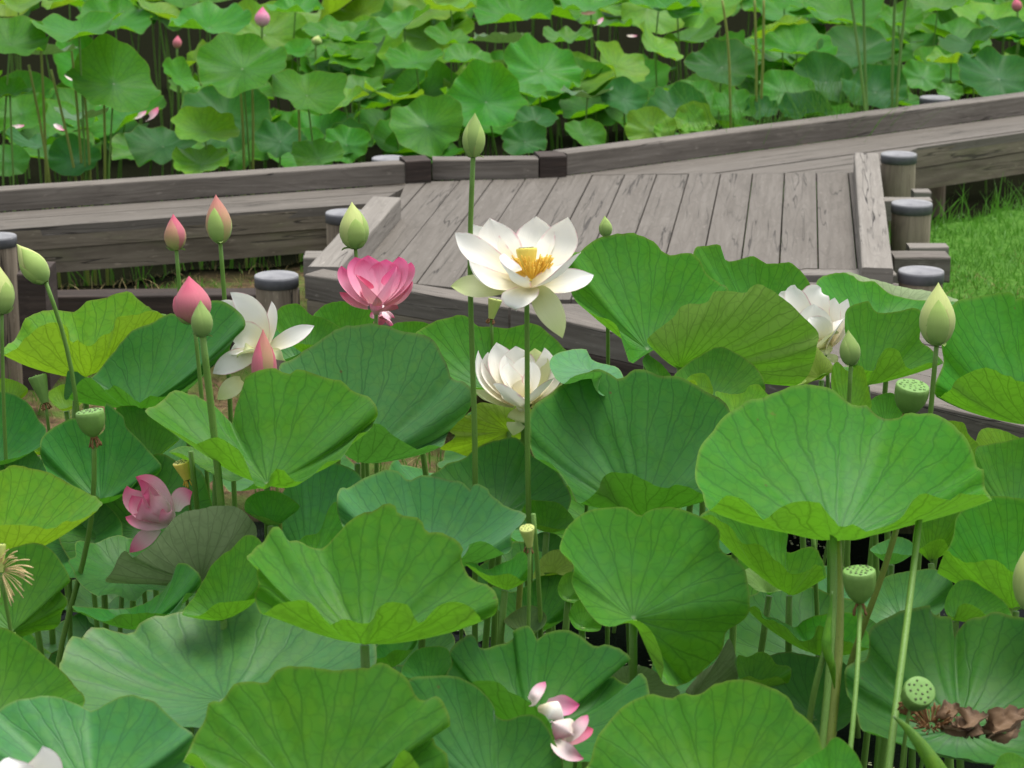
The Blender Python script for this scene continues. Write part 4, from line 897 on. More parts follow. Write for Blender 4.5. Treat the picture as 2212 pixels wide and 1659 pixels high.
# ---------------------------------------------------------------- petals, buds, flowers, pods
def unit(v): v = np.asarray(v, float); return v/(np.linalg.norm(v)+1e-12)
WT = [0, .1, .25, .45, .6, .75, .87, .95, 1.]; WV = [.40, .58, .84, 1., .97, .80, .50, .21, .01]
WVB = [.45, .66, .9, 1., 1., .92, .7, .38, .02]
def petal_geo(B, M, Tp, width, inward, cup=.35, ns=15, nc=9, curl=0., broad=False):
    B, M, Tp = map(np.asarray, (B, M, Tp)); C = 2*M - (B+Tp)/2
    V, F, U = [], [], []
    sd = random.uniform(0, 50)
    for i in range(ns):
        t = i/(ns-1); p = (1-t)**2*B + 2*t*(1-t)*C + t*t*Tp
        tg = unit(2*(1-t)*(C-B) + 2*t*(Tp-C)); inn = inward - tg*np.dot(inward, tg)
        inn = unit(inn); sd_v = np.cross(tg, inn)
        wv = np.interp(t, WT, WVB if broad else WV)*width/2
        for j in range(nc):
            u = j/(nc-1)*2-1
            a = u*wv; h = cup*wv*u*u*(1 if curl == 0 else 1-curl*t)
            wob = .035*width*noise.noise((u*1.5+sd, t*2.5, sd))
            V.append(p + sd_v*a*(1-.12*abs(cup)*u*u) + inn*(h+wob))
    for i in range(ns-1):
        for j in range(nc-1):
            F.append((i*nc+j, i*nc+j+1, (i+1)*nc+j+1, (i+1)*nc+j))
            U.append([(j/(nc-1), i/(ns-1)), ((j+1)/(nc-1), i/(ns-1)), ((j+1)/(nc-1), (i+1)/(ns-1)), (j/(nc-1), (i+1)/(ns-1))])
    return V, F, U
def plant(name, label, cat, pts, D, wpx, mat=None, group=None, lean=0.):
    c, r = stem_path(pts, D, wpx, lean=lean)
    t = thing(name, (c[-1][0], c[-1][1], 0), label, cat, group)
    V, F, U = tube(c, np.linspace(r*.72, r*1.1, len(c)), 10)
    mesh_obj('stalk', V, F, mat or M_STEM, t, U)
    return t
BPT = [0, .05, .15, .3, .42, .55, .7, .82, .9, .96, 1]; BPR = [.22, .5, .8, .98, 1., .92, .68, .42, .22, .08, .01]
def bud_geo(B, Tp, R, az, span, t0, t1, lift, e1, e2, ax, ns=15, nc=11):
    V, F, U = [], [], []
    Lb = np.linalg.norm(Tp-B)
    for i in range(ns):
        s = i/(ns-1); t = t0 + (t1-t0)*s
        rr = R*(np.interp(t, BPT, BPR) + lift*min(1, (1-t)/.5))
        hw = span*(1 - s**2.6)**.75 if span < 3 else span
        hw = max(hw, .02)
        for j in range(nc):
            u = j/(nc-1)*2-1; th = az + u*hw
            q = rr*(1 - .05*u**4*(lift > 0))
            V.append(B + ax*Lb*t + q*(math.cos(th)*e1 + math.sin(th)*e2))
    for i in range(ns-1):
        for j in range(nc-1):
            F.append((i*nc+j, i*nc+j+1, (i+1)*nc+j+1, (i+1)*nc+j))
            U.append([(j/(nc-1), i/(ns-1)), ((j+1)/(nc-1), i/(ns-1)), ((j+1)/(nc-1), (i+1)/(ns-1)), (j/(nc-1), (i+1)/(ns-1))])
    return V, F, U
def bud(label, base, tip, wpx, D, stem, mi, mo, swpx=15, lean=0., sepal=True, npet=5, cat='lotus bud', group=None, smat=None):
    t = plant('lotus_bud', label, cat, [base]+stem, D, swpx, smat, group)
    B = W(*base, D); Tp = W(*tip, D+lean); R = wpx*D/FPX/2
    ax = unit(Tp-B); e1 = unit(np.cross(ax, [0, 1., 0])); e2 = np.cross(ax, e1)
    az0 = random.uniform(0, 6.28)
    V, F, U = bud_geo(B, Tp, R*.93, 0, math.pi, 0, 1, 0, e1, e2, ax, 16, 25)
    mesh_obj('inner_petals', V, F, PM[mi], t, U)
    for k in range(npet):
        az = az0 + k*2*math.pi*.382*1.0
        t1 = [1., 1., .86, .72, .62, .55][k % 6]
        V, F, U = bud_geo(B, Tp, R*.95, az, 1.15 if k < 3 else .85, 0.0, t1, .015+.012*k, e1, e2, ax)
        mesh_obj('petal', V, F, PM[mo if k > 1 else mi], t, U)
    if sepal:
        for k in range(2):
            a = az0 + 1.3 + 2.6*k; d_ = math.cos(a)*e1 + math.sin(a)*e2
            b0 = B + d_*R*.15; m0 = B + d_*R*.62 + ax*R*.08; t0 = B + d_*R*.95 + ax*R*(.5 if k else -.05)
            V, F, U = petal_geo(b0, m0, t0, R*.5, ax, .4, 8, 5); mesh_obj('sepal', V, F, PM['bd'], t, U)
    return t
def stamens(center, ax, n, ln, spread, mat, t, rad=.0008, droop=0.):
    e1 = unit(np.cross(ax, [0.3, 1., 0])); e2 = np.cross(ax, e1); P = []
    for i in range(n):
        a = random.uniform(0, 6.28); s = spread*random.uniform(.5, 1); l = ln*random.uniform(.7, 1.1)
        d_ = unit(ax*math.cos(s) + (math.cos(a)*e1+math.sin(a)*e2)*math.sin(s))
        p0 = center + (math.cos(a)*e1+math.sin(a)*e2)*.008
        p1 = p0 + d_*l*.55; p2 = p0 + d_*l + ax*l*.12 - np.array([0, 0, droop*l])
        P.append(tube(catmull([p0, p1, p2], 6), [rad, rad, rad, rad, rad*1.9, rad*1.6], 5))
    V, F, U = merge(P); return mesh_obj('stamens', V, F, mat, t, U)
def pod_geo(B, Tp, R, prof, n=32):
    ax = unit(Tp-B); L = np.linalg.norm(Tp-B); e1 = unit(np.cross(ax, [.1, 1., 0])); e2 = np.cross(ax, e1)
    V, F, U = [], [], []
    for i, (z, r) in enumerate(prof):
        for j in range(n):
            th = 2*math.pi*j/n; rr = R*r*(1+(.03*math.sin(11*th)+.02*noise.noise((math.cos(th)*2, math.sin(th)*2, z*2+R*900)))*(z < .95)*(z > .15))
            V.append(B+ax*L*z + rr*(math.cos(th)*e1+math.sin(th)*e2))
    for i in range(len(prof)-1):
        for j in range(n):
            j2 = (j+1) % n; F.append((i*n+j, (i+1)*n+j, (i+1)*n+j2, i*n+j2)); U.append([(j/n, prof[i][0]), (j/n, prof[i+1][0]), ((j+1)/n, prof[i+1][0]), ((j+1)/n, prof[i][0])])
    return V, F, U, ax, e1, e2, L
def add_pod(t, B, Tp, R, mat, seedmat, nseed=19, tall=False, name='pod', face=None):
    p = [(0, .24), (.06, .40), (.22, .68), (.42, .87), (.65, .97), (.85, 1.), (.985, .97), (1.0, .92), (1.012, .6), (1.016, .3), (1.016, .0)]
    if tall: p = [(0, .42), (.1, .46), (.4, .66), (.7, .86), (.92, .99), (.985, .99), (1.0, .94), (1.006, .6), (1.01, .3), (1.01, .0)]
    V, F, U, ax, e1, e2, L = pod_geo(B, Tp, R, p)
    o = mesh_obj(name, V, F, mat, t, U)
    o.data.materials.append(face or mat)
    for q in o.data.polygons:
        if q.index >= 32*(len(p)-4): q.material_index = 1
    P = []
    for k in range(nseed):
        r = R*.80*math.sqrt((k+.5)/nseed); th = k*2.39996
        c = B+ax*L*1.014 + r*(math.cos(th)*e1+math.sin(th)*e2); rs = R*random.uniform(.075, .105); c = c + R*.05*np.array([random.uniform(-1, 1), 0, 0])
        V2, F2, U2 = [], [], []
        for i, (z, q) in enumerate([(-.4, 1), (.25, .85), (.5, .4), (.55, 0)]):
            for j in range(8): a = math.pi*j/4; V2.append(c+ax*rs*z + rs*q*(math.cos(a)*e1+math.sin(a)*e2))
        for i in range(3):
            for j in range(8): j2 = (j+1) % 8; F2.append((i*8+j, (i+1)*8+j, (i+1)*8+j2, i*8+j2)); U2.append([(0, 0)]*4)
        P.append((V2, F2, U2))
    V, F, U = merge(P); mesh_obj('seeds', V, F, seedmat, t, U)
    return ax
def pod(label, base, top, wpx, D, stem, lean, mat=None, face=None, seedmat=None, nseed=19, swpx=13, tall=False, frill=14, fmat=None, smat=None, cat='seed pod', slean=0.):
    t = plant('seed_pod', label, cat, [base]+stem, D, swpx, smat, None, slean)
    B = W(*base, D); Tp = W(*top, D+lean); R = wpx*D/FPX/2
    ax = add_pod(t, B, Tp, R, mat or M_POD, seedmat or M_SEED, nseed, tall, 'pod', face)
    if frill:
        V, F, U = tube([B-ax*R*.22, B-ax*R*.05, B+ax*R*.06], [R*.20, R*.28, R*.25], 12); mesh_obj('collar', V, F, M_STAMB, t, U)
        stamens(B-ax*R*.1, -ax, frill, R*.6, .5, fmat or M_STAMB, t, .0013)
    return t
def flower(name, label, tile, base, D, petals, stem, swpx, axis=(0, -40), adep=-.02, cat='lotus flower', base_off=.012, smat=None, ds=1., wk=1.1):
    b = T(tile, base)
    t = plant(name, label, cat, [(b[0], b[1]+2)]+stem, D, swpx, smat) if stem else thing(name, W(*b, D), label, cat)
    B0 = W(*b, D); s = TILE[tile][2]
    A = W(b[0]+axis[0], b[1]+axis[1], D+adep); axd = unit(A-B0)
    for pt in petals:
        tip, td, mid, md, w_, key = pt[:6]; td *= ds; md *= ds; bs = pt[6] if len(pt) > 6 else None; cup = pt[7] if len(pt) > 7 else .32
        tp, mp = T(tile, tip), T(tile, mid)
        Tp, Mp = W(*tp, D+td), W(*mp, D+md)
        Bp = B0 + base_off*unit(Mp-B0) if bs is None else W(*T(tile, bs), D + md*.3)
        inward = np.array(pt[8], float) if len(pt) > 8 else (B0 + axd*max(.02, np.dot(Mp-B0, axd)+.05)) - Mp
        V, F, U = petal_geo(Bp, Mp, Tp, w_*wk*s*D/FPX, inward, cup, broad=key in ('p', 'pd'))
        mesh_obj('petal', V, F, PM[key], t, U)
    V, F, U = tube([B0-axd*.012, B0+axd*.004, B0+axd*.02, B0+axd*.03], [.006, base_off*.5+.004, base_off*.6+.004, .002], 12); mesh_obj('calyx', V, F, PM[petals[0][5]], t, U)
    return t, B0, axd
# ---- open white flower
t, B0, ax = flower('lotus_flower', 'wide open white lotus flower with a golden centre, on the tallest white-flower stalk', 'N', (1235, 615), 5.0, [
    ((915,255), .10, (985,390), .09, 190, 'w'), ((1010,215), .09, (1065,395), .085, 235, 'w'), ((1295,205), .11, (1290,370), .105, 225, 'w'), ((1488,210), .07, (1430,400), .08, 225, 'w'),
    ((800,305), .01, (945,440), .03, 165, 'w'), ((885,470), -.06, (980,590), -.03, 165, 'w'), ((775,630), -.02, (930,632), -.005, 125, 'wg', (1110,650), .2, (.2, -.9, .5)),
    ((1100,430), -.06, (1135,575), -.10, 185, 'w', (1225,640), .5), ((1175,782), -.09, (1200,705), -.075, 205, 'w', (1250,640), .25),
    ((1452,945), -.05, (1375,760), -.055, 150, 'wg', (1265,640), .25, (-.35, -1, .25)), ((1565,425), -.05, (1420,570), -.075, 185, 'w', (1255,625), .45), ((1642,560), .01, (1480,610), -.01, 150, 'w', (1290,630), .35, (-.1, -.8, .75)),
    ], [(1141, 700), (1139, 850), (1137, 1000), (1143, 1110)], 15, axis=(-4, -45), adep=-.05, ds=.85, wk=1.18)
Bp, Tp = W(1142, 607, 4.99), W(1137.5, 536, 4.985)
add_pod(t, Bp, Tp, 23*5/FPX, M_PODY, M_SEED, 17, True, 'receptacle', plain('pod_face_yellow', (.74, .62, .14), .5, .1, 80))
stamens(W(1149, 602, 4.99), unit(Tp-Bp), 150, .052, 1.15, M_STAM, t, .0011)
# ---- white bowl flower
t, _, _ = flower('lotus_flower', 'half open white bowl-shaped lotus flower directly below the wide open one', 'B', (1175, 1150), 5.45, [
    ((1005,718), .06, (1035,880), .07, 180, 'w'), ((1130,742), .075, (1140,880), .08, 190, 'w'), ((1255,755), .06, (1255,900), .07, 190, 'wg'), ((950,780), .04, (960,940), .05, 150, 'w'),
    ((1318,752), .02, (1335,930), .03, 175, 'w'), ((890,772), .0, (920,985), .0, 170, 'w'), ((1392,850), .03, (1390,980), .03, 120, 'w'),
    ((1060,800), .03, (1080,930), .02, 120, 'w'), ((1190,810), .02, (1180,930), .01, 130, 'w'), ((1085,853), -.045, (1085,1000), -.06, 235, 'w'), ((1235,840), -.03, (1250,1000), -.05, 150, 'w'),
    ((850,1012), -.02, (930,1085), -.02, 140, 'wg'), ((1435,968), -.03, (1370,1090), -.035, 170, 'wg'), ((1375,948), -.07, (1290,1060), -.085, 210, 'w'), ((985,990), -.08, (1065,1090), -.10, 250, 'w'),
    ((1112,1322), -.02, (1130,1235), -.035, 105, 'wg', (1155,1150), .2)], [(1127, 900), (1128, 960), (1136, 1100)], 13, base_off=.022, ds=.5, wk=1.3)
# ---- wilting white flower
t, _, _ = flower('lotus_flower', 'wilting white lotus flower with spread petals, behind the pointed pink bud', 'A', (1710, 775), 5.82, [
    ((1430,448), .05, (1570,545), .05, 90, 'w'), ((1492,393), .03, (1650,545), .03, 165, 'w'), ((1760,450), .02, (1775,590), .01, 110, 'w'), ((2037,610), -.01, (1895,685), -.01, 105, 'w', None, .25, (-.2, -1, .6)),
    ((1500,700), 0., (1600,690), -.01, 190, 'w', None, .3, (.2, -1, .3)), ((1380,920), -.02, (1520,840), -.03, 125, 'w', None, .3, (.2, -1, .5)), ((1535,820), -.04, (1620,770), -.05, 150, 'wg'), ((1480,800), -.01, (1590,760), -.02, 150, 'w'),
    ((1408,1090), -.03, (1500,1010), -.03, 105, 'wg', (1565,960), .2, (0, -1, .2)), ((1850,840), -.02, (1790,790), -.02, 60, 'wg')], [(600, 775), (622, 800), (640, 850)], 12, axis=(-20, -30), adep=-.03, ds=.7, wk=1.2)
# ---- right white flower
t, _, _ = flower('lotus_flower', 'white double lotus flower half hidden by the domed leaf on the right', 'C', (935, 770), 6.25, [
    ((640,388), .05, (700,480), .05, 90, 'w'), ((728,345), .04, (745,480), .04, 130, 'w'), ((897,365), .06, (860,470), .05, 170, 'w'), ((985,428), .02, (970,560), .02, 140, 'w'),
    ((1070,435), .01, (1030,570), .01, 130, 'w'), ((1087,500), -.01, (1050,640), -.01, 120, 'w'), ((850,470), -.02, (860,600), -.03, 190, 'w'), ((820,555), -.04, (880,640), -.05, 150, 'w'), ((1060,560), -.05, (980,650), -.06, 150, 'w'),
    ((1012,655), -.05, (935,700), -.07, 150, 'wg'), ((1000,855), -.03, (935,800), -.05, 120, 'wg', (890,730), .2)], [(1786, 790), (1790, 840)], 12, axis=(-20, -45), adep=-.035, ds=.6, wk=1.25)
# ---- pink bowl
t, _, _ = flower('lotus_flower', 'bright pink bowl-shaped lotus flower in front of the platform corner', 'B', (225, 510), 5.9, [
    ((90,165), .05, (120,310), .05, 165, 'p'), ((172,153), .07, (175,300), .08, 165, 'p'), ((290,180), .07, (285,310), .08, 180, 'p'), ((372,163), .05, (375,300), .055, 150, 'p'), ((452,198), .02, (430,320), .03, 140, 'p'),
    ((0,222), .02, (30,355), .02, 150, 'p'), ((-10,392), -.03, (55,465), -.02, 150, 'pd'), ((462,320), -.02, (415,430), -.03, 175, 'pd'), ((345,228), -.05, (320,380), -.075, 225, 'p'), ((115,287), -.06, (140,400), -.085, 225, 'pd'), ((370,500), -.03, (300,515), -.05, 120, 'pd')],
    [(814, 690), (813, 730)], 12, base_off=.022, ds=.5, wk=1.3)
t, _, _ = flower('lotus_flower', 'pale pink drooping flower just under the pink bowl flower', 'B', (270, 500), 6.05, [
    ((195,520), .0, (215,540), 0, 60, 'pp'), ((245,612), -.01, (245,560), -.02, 85, 'pd'), ((320,612), -.02, (310,560), -.03, 85, 'pp'), ((345,560), .0, (320,530), 0, 60, 'pp')], [(781, 672), (781, 720)], 11, axis=(0, 40))
# ---- tilted pink flower
t, _, _ = flower('lotus_flower', 'pink and white lotus flower tilted to the left, low at the left side', 'Q', (1065, 790), 5.2, [
    ((822,508), .03, (960,585), .04, 150, 'pp'), ((770,562), .02, (850,680), .03, 140, 'pp'), ((850,525), .0, (985,640), .0, 170, 'pp', None, .7), ((800,620), -.01, (885,720), -.01, 150, 'pp'),
    ((868,618), -.05, (985,650), -.055, 150, 'pp', None, .7), ((858,640), -.05, (930,740), -.06, 160, 'pp', None, .7), ((990,705), -.07, (1030,750), -.075, 120, 'pp', None, .7), ((760,752), -.03, (880,785), -.03, 95, 'pp', None, .3, (.1, -1, .7)),
    ((1165,600), .01, (1105,640), .02, 120, 'pp', (1075,720), .25, (-.3, -1, .2)), ((785,968), -.02, (880,880), -.02, 95, 'pp', (965,820), .25, (0, -1, .3)), ((968,930), -.02, (1005,880), -.02, 55, 'pp', (1035,810), .25, (0, -1, .2))],
    [(392, 1160), (402, 1200), (405, 1300)], 10, axis=(-45, -30), ds=.8, wk=1.15)
# ---- flowers cut by the frame
t, _, _ = flower('lotus_flower', 'white petals of a flower cut by the bottom left corner', 'D', (170, 1950), 3.75, [
    ((275,1520), .0, (310,1690), .01, 270, 'w'), ((60,1590), -.02, (90,1740), -.03, 290, 'w'), ((-60,1700), 0, (20,1800), 0, 240, 'w'), ((420,1720), .03, (350,1820), .03, 220, 'w')], [(60, 1790)], 16)
t = plant('spent_flower', 'spent pale flower head with loose golden stamens, cut by the left edge', 'spent flower', [(1, 1240), (12, 1290), (28, 1365)], 4.55, 12)
add_pod(t, W(1, 1236, 4.55), W(-3, 1176, 4.55), 15*4.55/FPX, M_PODL, M_SEED, 12, True)
stamens(W(2, 1232, 4.55), unit(W(30, 1240, 4.5)-W(2, 1232, 4.55)), 46, .05, 1.3, M_STAMP, t, .0007, .2)
# ---- buds
bud('nodding pale green bud near the left edge, its stalk bent', (99, 610), (36, 527), 58, 5.6, [(118, 640), (140, 690), (152, 750), (160, 800)], 'by', 'bg', 13)
bud('pale green bud cut by the left edge', (4, 679), (-4, 570), 62, 5.5, [(4, 760), (6, 850)], 'by', 'bg', 11)
bud('slim pink bud with greenish base, left of the taller pink-green bud', (381, 541), (374, 462), 48, 6.1, [(385, 580), (390, 640)], 'br', 'bp', 12)
bud('tall pink and green bud in front of the left boardwalk fascia', (476, 526), (466, 420), 58, 6.05, [(481, 570), (486, 640)], 'bp', 'bg', 13)
bud('large rosy pink bud left of the wilting white flower', (420, 700), (408, 596), 84, 5.45, [(428, 760), (436, 840)], 'br', 'br', 12)
bud('small dull green bud overlapping the large rosy bud', (438, 728), (433, 648), 48, 5.0, [(447, 800), (462, 930), (478, 1080), (492, 1250)], 'bd', 'bd', 21)
bud('pointed orange-pink bud in front of the wilting white flower', (572, 850), (568, 710), 56, 5.6, [(574, 900)], 'bp', 'br', 11)
bud('plump lime bud in front of the platform\'s left kerb', (768, 538), (760, 436), 66, 6.2, [(772, 570), (778, 640)], 'by', 'bg', 11)
bud('tallest bud, green, standing high on a long stalk against the far leaves', (1022, 340), (1026, 243), 51, 5.0, [(1018, 400), (1011, 500), (1013, 640), (1022, 800), (1029, 930), (1027, 1045)], 'bd', 'bg', 15)
bud('small slender green bud seen against the platform planks', (1310, 512), (1306, 466), 30, 6.1, [(1312, 600), (1313, 700), (1314, 790)], 'bg', 'bd', 11)
bud('small dull green bud in front of the right-hand white flower', (1838, 790), (1832, 712), 46, 5.55, [(1836, 830), (1833, 880)], 'bd', 'bd', 13)
bud('large pale lime bud below the capped posts at right', (2023, 747), (2027, 610), 80, 5.5, [(2020, 800), (2013, 860), (2008, 900)], 'by', 'bg', 15)
bud('big pale yellow bud cut by the right edge', (2228, 1322), (2240, 1150), 92, 4.6, [(2215, 1450), (2200, 1550), (2180, 1659)], 'by', 'by', 14, smat=M_STEMY)
bud('bright pink far bud highest at the top left', (566, 57), (567, 14), 34, bgd(566, 57, -.3), [(565, 100), (567, 160)], 'p', 'p', 7, sepal=False, npet=4)
bud('small pink far bud left of the large bright round leaf', (382, 104), (384, 76), 20, bgd(382, 104, -.3), [(383, 140), (384, 180)], 'br', 'br', 6, sepal=False, npet=4)
bud('pink far bud at the top right corner', (2198, 25), (2194, -6), 24, bgd(2198, 25, -.3), [(2200, 60), (2196, 120)], 'br', 'br', 6, sepal=False, npet=4)
bud('pale green far bud right of the big bright round leaf', (1112/1.0 - 430, 98), (688, 76), 24, bgd(686, 98, -.3), [(682, 130)], 'by', 'bg', 6, sepal=False, npet=4)
# ---- seed pods
pod('round green seed pod on a long bent stalk at left', (203, 943), (193, 888), 62, 5.15, [(203, 960), (208, 1030), (206, 1120), (180, 1230), (140, 1340), (117, 1440)], -.012, M_POD, M_PODTOP, M_SEED, 19, 15)
pod('pale upright pod without open face, near the left edge', (98, 870), (80, 812), 40, 5.9, [(101, 900), (107, 930)], .0, M_POD, M_POD, M_SEEDG, 9, 10, True, 12)
pod('small yellow seed pod above the tilted pink flower', (404, 1035), (392, 997), 40, 5.35, [(407, 1050), (411, 1100), (420, 1180)], -.012, M_PODY, plain('pod_face_pale', (.70, .62, .20), .5, .1, 80), M_SEED, 15, 10, True, 8, M_STAM)
pod('small green seed pod hanging just below the open white flower', (1061, 688), (1070, 646), 30, 6.0, [(1064, 705), (1066, 740)], -.006, M_PODL, M_PODL, M_SEED, 9, 10, True, 14)
pod('small lime seed pod on a thin stalk, beside the white flower stalks', (1144, 1180), (1138, 1140), 33, 4.45, [(1147, 1200), (1146, 1270), (1141, 1350)], -.02, M_PODL, M_PODL, M_SEED, 11, 11, True, 6)
pod('big pale green seed pod on a straight stalk under the huge veined leaf', (1858, 1302), (1856, 1232), 72, 4.45, [(1860, 1330), (1859, 1400), (1850, 1500), (1836, 1620)], -.018, M_POD, M_PODTOP, M_SEED, 21, 14, slean=.3)
pod('large round green seed pod by the boardwalk beam at right', (1960, 893), (1972, 832), 74, 5.35, [(1955, 905), (1950, 940)], -.03, M_POD, M_PODTOP, M_SEEDG, 23, 12)
pod('green seed pod with its dotted face turned to the viewer, above the withered petals', (1966, 1520), (1988, 1492), 70, 4.25, [(1957, 1545), (1950, 1590), (1945, 1659)], -.05, M_POD, M_PODTOP, M_SEED, 15, 12, False, 50)
# ---- thick leaf stalks in front at lower right and elsewhere
def bare(label, pts, D, wpx, tipleaf, mat=None, col='g', lean=0.):
    c, r = stem_path(pts, D, wpx, lean=lean)
    C = c[0]
    t = make_leaf(C, C + np.array([[.26*math.cos(a)*(1+.05*math.sin(5*a)), .20*math.sin(a), .1+.03*math.sin(4*a)] for a in -np.linspace(0, 2*math.pi, 64, endpoint=False)]), col, label) if tipleaf else thing('leaf_stalk', (c[-1][0], c[-1][1], 0), label, 'leaf stalk')
    V, F, U = tube(c, np.linspace(r*.85, r*1.1, len(c)), 10)
    mesh_obj('stalk', V, F, mat or M_STEM, t, U)
bare('green stalk just left of the thick pale one in the bundle', [(1800, 1150), (1806, 1290), (1800, 1400), (1783, 1520), (1775, 1600)], 4.6, 18, False, lean=.3)
bare('slanting yellow-green stalk behind the big pale green pod', [(1940, 1130), (1922, 1220), (1895, 1280), (1865, 1350), (1830, 1425)], 4.74, 16, False, M_STEMY)
bare('long straight yellow-green stalk right of the big pale green pod', [(1986, 1118), (1975, 1220), (1962, 1330), (1945, 1450), (1930, 1560), (1918, 1659)], 4.64, 17, False, M_STEM, lean=.55)
bare('thin stalk under the long yellow-green lip leaf', [(1756, 1150), (1760, 1230), (1767, 1320)], 5.1, 12, False)
bare('yellow stalk close to the left of the small lime pod stalk', [(1127, 1215), (1122, 1260), (1116, 1380)], 4.87, 15, False, M_STEMY)
bare('brownish stalk right of the small lime pod stalk', [(1152, 1110), (1162, 1220), (1170, 1360)], 4.75, 12, False)
bare('leaf stalk under the deep notch leaf, left of the ruffled leaf', [(598, 1040), (603, 1090), (608, 1150)], 5.3, 10, False, M_STEMY)
bare('dark stalk behind the pink tilted flower', [(412, 975), (424, 1080), (436, 1180), (440, 1240)], 5.3, 14, False)
for i, (x0, y0, x1, y1) in enumerate([(62, 140, 108, 390), (88, 100, 100, 392), (110, 150, 165, 385), (155, 110, 178, 385), (180, 175, 195, 385), (224, 200, 226, 380), (520, 200, 527, 362), (545, 190, 546, 362), (645, 230, 647, 330), (1630, 0, 1634, 215), (1650, 0, 1644, 225), (1560, 0, 1575, 105)]):
    d = bgd(x1, np.interp(x1, RX, RY)) + .28; bare('slim bare stalk standing behind the left kerb beam' if x0 < 400 else ('slim stalk under the bright round leaves at left' if x0 < 800 else 'tall slim stalk in the right stand'), [(x0, y0), ((x0+x1)/2+2, (y0+y1)/2), (x1, y1)], d, 6.5, False, M_STEMY)
    bpy.data.objects[[o.name for o in COL.objects if o.name.startswith('leaf_stalk')][-1]]['group'] = 'far bare stalks at left' if x0 < 400 else ('far stalks under the round leaves' if x0 < 800 else 'far stalks in the right stand')
# ---- rolled young leaves
def rolled(label, pts, D, rads, twist=0.):
    P = np.array([W(x, y, D+dz) for x, y, dz in pts]); c = catmull(P, 30); n = 16
    rr = np.interp(np.linspace(0, 1, 30), np.linspace(0, 1, len(rads)), rads)*D/FPX
    V, F, U = tube(c, rr, n)
    for i in range(30):
        ctr = c[i]
        for j in range(n):
            k = 1+.22*max(0, math.cos(2*math.pi*j/n*1 - i*.12))**6; V[i*n+j] = ctr + (V[i*n+j]-ctr)*k
    b = P[0] if P[0][2] < P[-1][2] else P[-1]
    t = thing('rolled_leaf', b, label, 'rolled leaf'); mesh_obj('blade', V, F, LM['y'], t, U)
    return t
rolled('tightly rolled young leaf slanting out of the bottom edge at right', [(1929, 1547, 0), (1965, 1580, -.02), (2010, 1640, -.04), (2050, 1710, -.05), (2085, 1800, -.05)], 4.0, [2, 13, 20, 24, 22])
t = rolled('slim folded young leaf beside the stalk bundle at lower right', [(1798, 1277, 0), (1792, 1330, 0), (1786, 1400, -.01), (1798, 1440, -.01), (1803, 1488, 0)], 4.42, [1, 5, 12, 8, 1])
V, F, U = tube(catmull([W(1784, 1402, 4.42), W(1762, 1480, 4.43), W(1748, 1560, 4.45), W(1740, 1640, 4.46)], 14), 7*4.42/FPX, 8); mesh_obj('stalk', V, F, M_STEM, t, U)
# ---- fallen petals
def loose(label, tile, D, B, M, Tp, w_, key, db=0., dm=-.02, dt=0., cup=.5, group='fallen petals', inn=(0, -.75, .7)):
    s = TILE[tile][2]
    b_, m_, t_ = W(*T(tile, B), D+db), W(*T(tile, M), D+dm), W(*T(tile, Tp), D+dt)
    V, F, U = petal_geo(b_, m_, t_, w_*1.4*s*D/FPX, np.array(inn, float), cup)
    o = mesh_obj('fallen_petal', V, F, PM[key], None, U, True, b_)
    return tag(o, label, 'petal', group)
FD = 4.15
loose('slim pink petal leaning up apart from the others on the dark notched leaf', 'E', FD, (1232, 1250), (1265, 1180), (1322, 1100), 62, 'pw', dt=.04)
loose('deep pink petal at the back of the fallen heap, pointing right', 'E', FD+.05, (1330, 1235), (1430, 1265), (1545, 1248), 110, 'p', dm=.0)
loose('cream curled petal on top of the fallen heap', 'E', FD, (1275, 1265), (1380, 1275), (1445, 1365), 105, 'w', dm=-.03, cup=-.5)
loose('broad white and pink petal in the middle of the fallen heap', 'E', FD-.02, (1495, 1345), (1425, 1400), (1405, 1500), 135, 'pw', dm=-.05, cup=-.5)
loose('narrow pink-tipped petal pointing up right from the fallen heap', 'E', FD-.02, (1450, 1490), (1530, 1410), (1595, 1315), 70, 'pw', dm=-.03)
loose('pink petal pointing right from the fallen heap', 'E', FD, (1440, 1498), (1540, 1450), (1632, 1405), 85, 'pd', dm=-.01)
loose('pale petal lowest in the fallen heap, tip to the lower right', 'E', FD-.04, (1385, 1480), (1450, 1555), (1572, 1597), 85, 'pw', dm=-.05)
def far_petal(label, tile, x, y, w_, key, ang=0.):
    p = T(tile, (x, y)); d = bgd(*p, -.25); h = w_*.5*TILE[tile][2]
    b_ = W(p[0]-h*math.cos(ang), p[1]+h*math.sin(ang), d); t_ = W(p[0]+h*math.cos(ang), p[1]-h*math.sin(ang), d); m_ = W(p[0], p[1]+h*.25, d-.03)
    V, F, U = petal_geo(b_, m_, t_, w_*.55*TILE[tile][2]*d/FPX, np.array([0, -.5, 1.]), .4)
    tag(mesh_obj('fallen_petal', V, F, PM[key], None, U, True, b_), label, 'petal', 'petals fallen in the far stand')
far_petal('bright pink petal on the rim of the wide flat pale far leaf', 'G', 665, 272, 110, 'pp', .4)
far_petal('pale pink petal lying on a shaded leaf behind the pale stalks', 'G', 440, 470, 90, 'pw', -.4)
far_petal('pale petal on a dark leaf nearest the left edge', 'G', 108, 762, 80, 'pw', .1)
far_petal('rosy petal on the dark edge-on leaf at left', 'G', 365, 772, 80, 'pp', -.5)
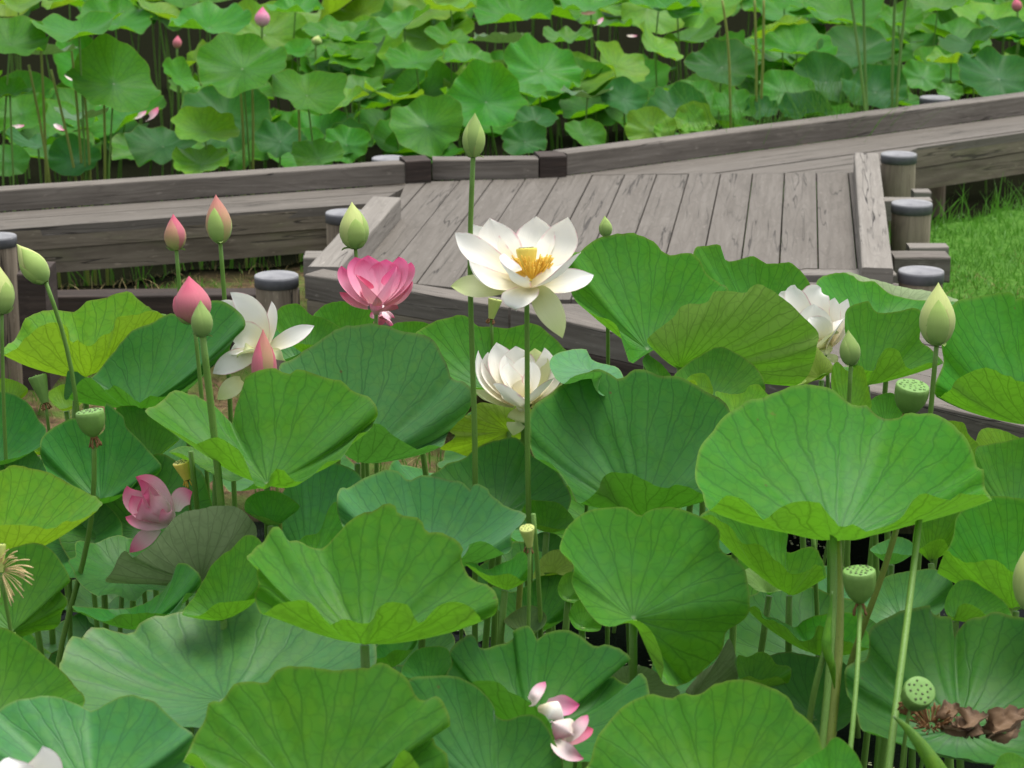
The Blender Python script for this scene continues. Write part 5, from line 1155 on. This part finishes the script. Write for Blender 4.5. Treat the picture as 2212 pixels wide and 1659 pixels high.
far_petal('pink petal spread left of a pair below the hanging blue-green leaf', 'G', 850, 695, 90, 'pw', .6)
far_petal('pink upright petal right of a pair below the hanging blue-green leaf', 'G', 925, 690, 110, 'pp', .9)
far_petal('red scrap of petal left of the pair below the hanging leaf', 'G', 617, 620, 40, 'pp', 1.2)
far_petal('brown dried petal on the top edge leaf', 'H', 1525, 75, 90, 'dead', .1)
far_petal('cream dried petal hanging off the top edge leaf', 'H', 1590, 130, 70, 'pw', .8)
far_petal('dull pink petal in the dark right of the lime sloping leaf', 'H', 1790, 215, 60, 'pw', 0)
far_petal('orange brown petal lying on the right boardwalk deck', 'I', 910, 874, 70, 'dead', 0)
# ---- withered flower in the bowl leaf
t = thing('withered_flower', W(2080, 1575, 4.35), 'heap of brown withered lotus petals lying in the dark bowl leaf', 'withered flower')
for (B, M, Tp, w_, dm, cup) in [((1690,1400),(1720,1310),(1745,1245),120,-.02,.9), ((1700,1400),(1790,1340),(1850,1300),160,-.05,-.8), ((1760,1420),(1860,1370),(1930,1310),150,-.06,.9), ((1900,1440),(2060,1390),(2220,1280),190,-.05,.8),
        ((1850,1440),(1890,1390),(1890,1345),110,-.07,-.9), ((1940,1420),(2000,1340),(2080,1310),130,-.02,-.7), ((1700,1420),(1800,1400),(1880,1430),110,-.07,.7), ((1980,1440),(2100,1420),(2190,1350),110,-.08,-.8)]:
    D = 4.37; V, F, U = petal_geo(W(*T('F', B), D), W(*T('F', M), D+dm), W(*T('F', Tp), D+.02), w_*1.08/3*D/FPX, np.array([0, -.4, 1.]), cup, 31, 19)
    q = lambda v, s, o: noise.noise((v[0]*s+o, v[1]*s, v[2]*s))
    V = [np.array(v) + .007*np.array([q(v, 45, 0), q(v, 45, 20), q(v, 45, 9)]) + .0035*np.array([q(v, 120, 3), 0, q(v, 120, 7)]) for v in V]
    mesh_obj('petal', V, F, PM['dead'], t, U)
stamens(W(*T('F', (1610, 1380)), 4.36), np.array([0, -.3, 1.]), 90, .035, 1.4, M_STAMB, t, .0010)
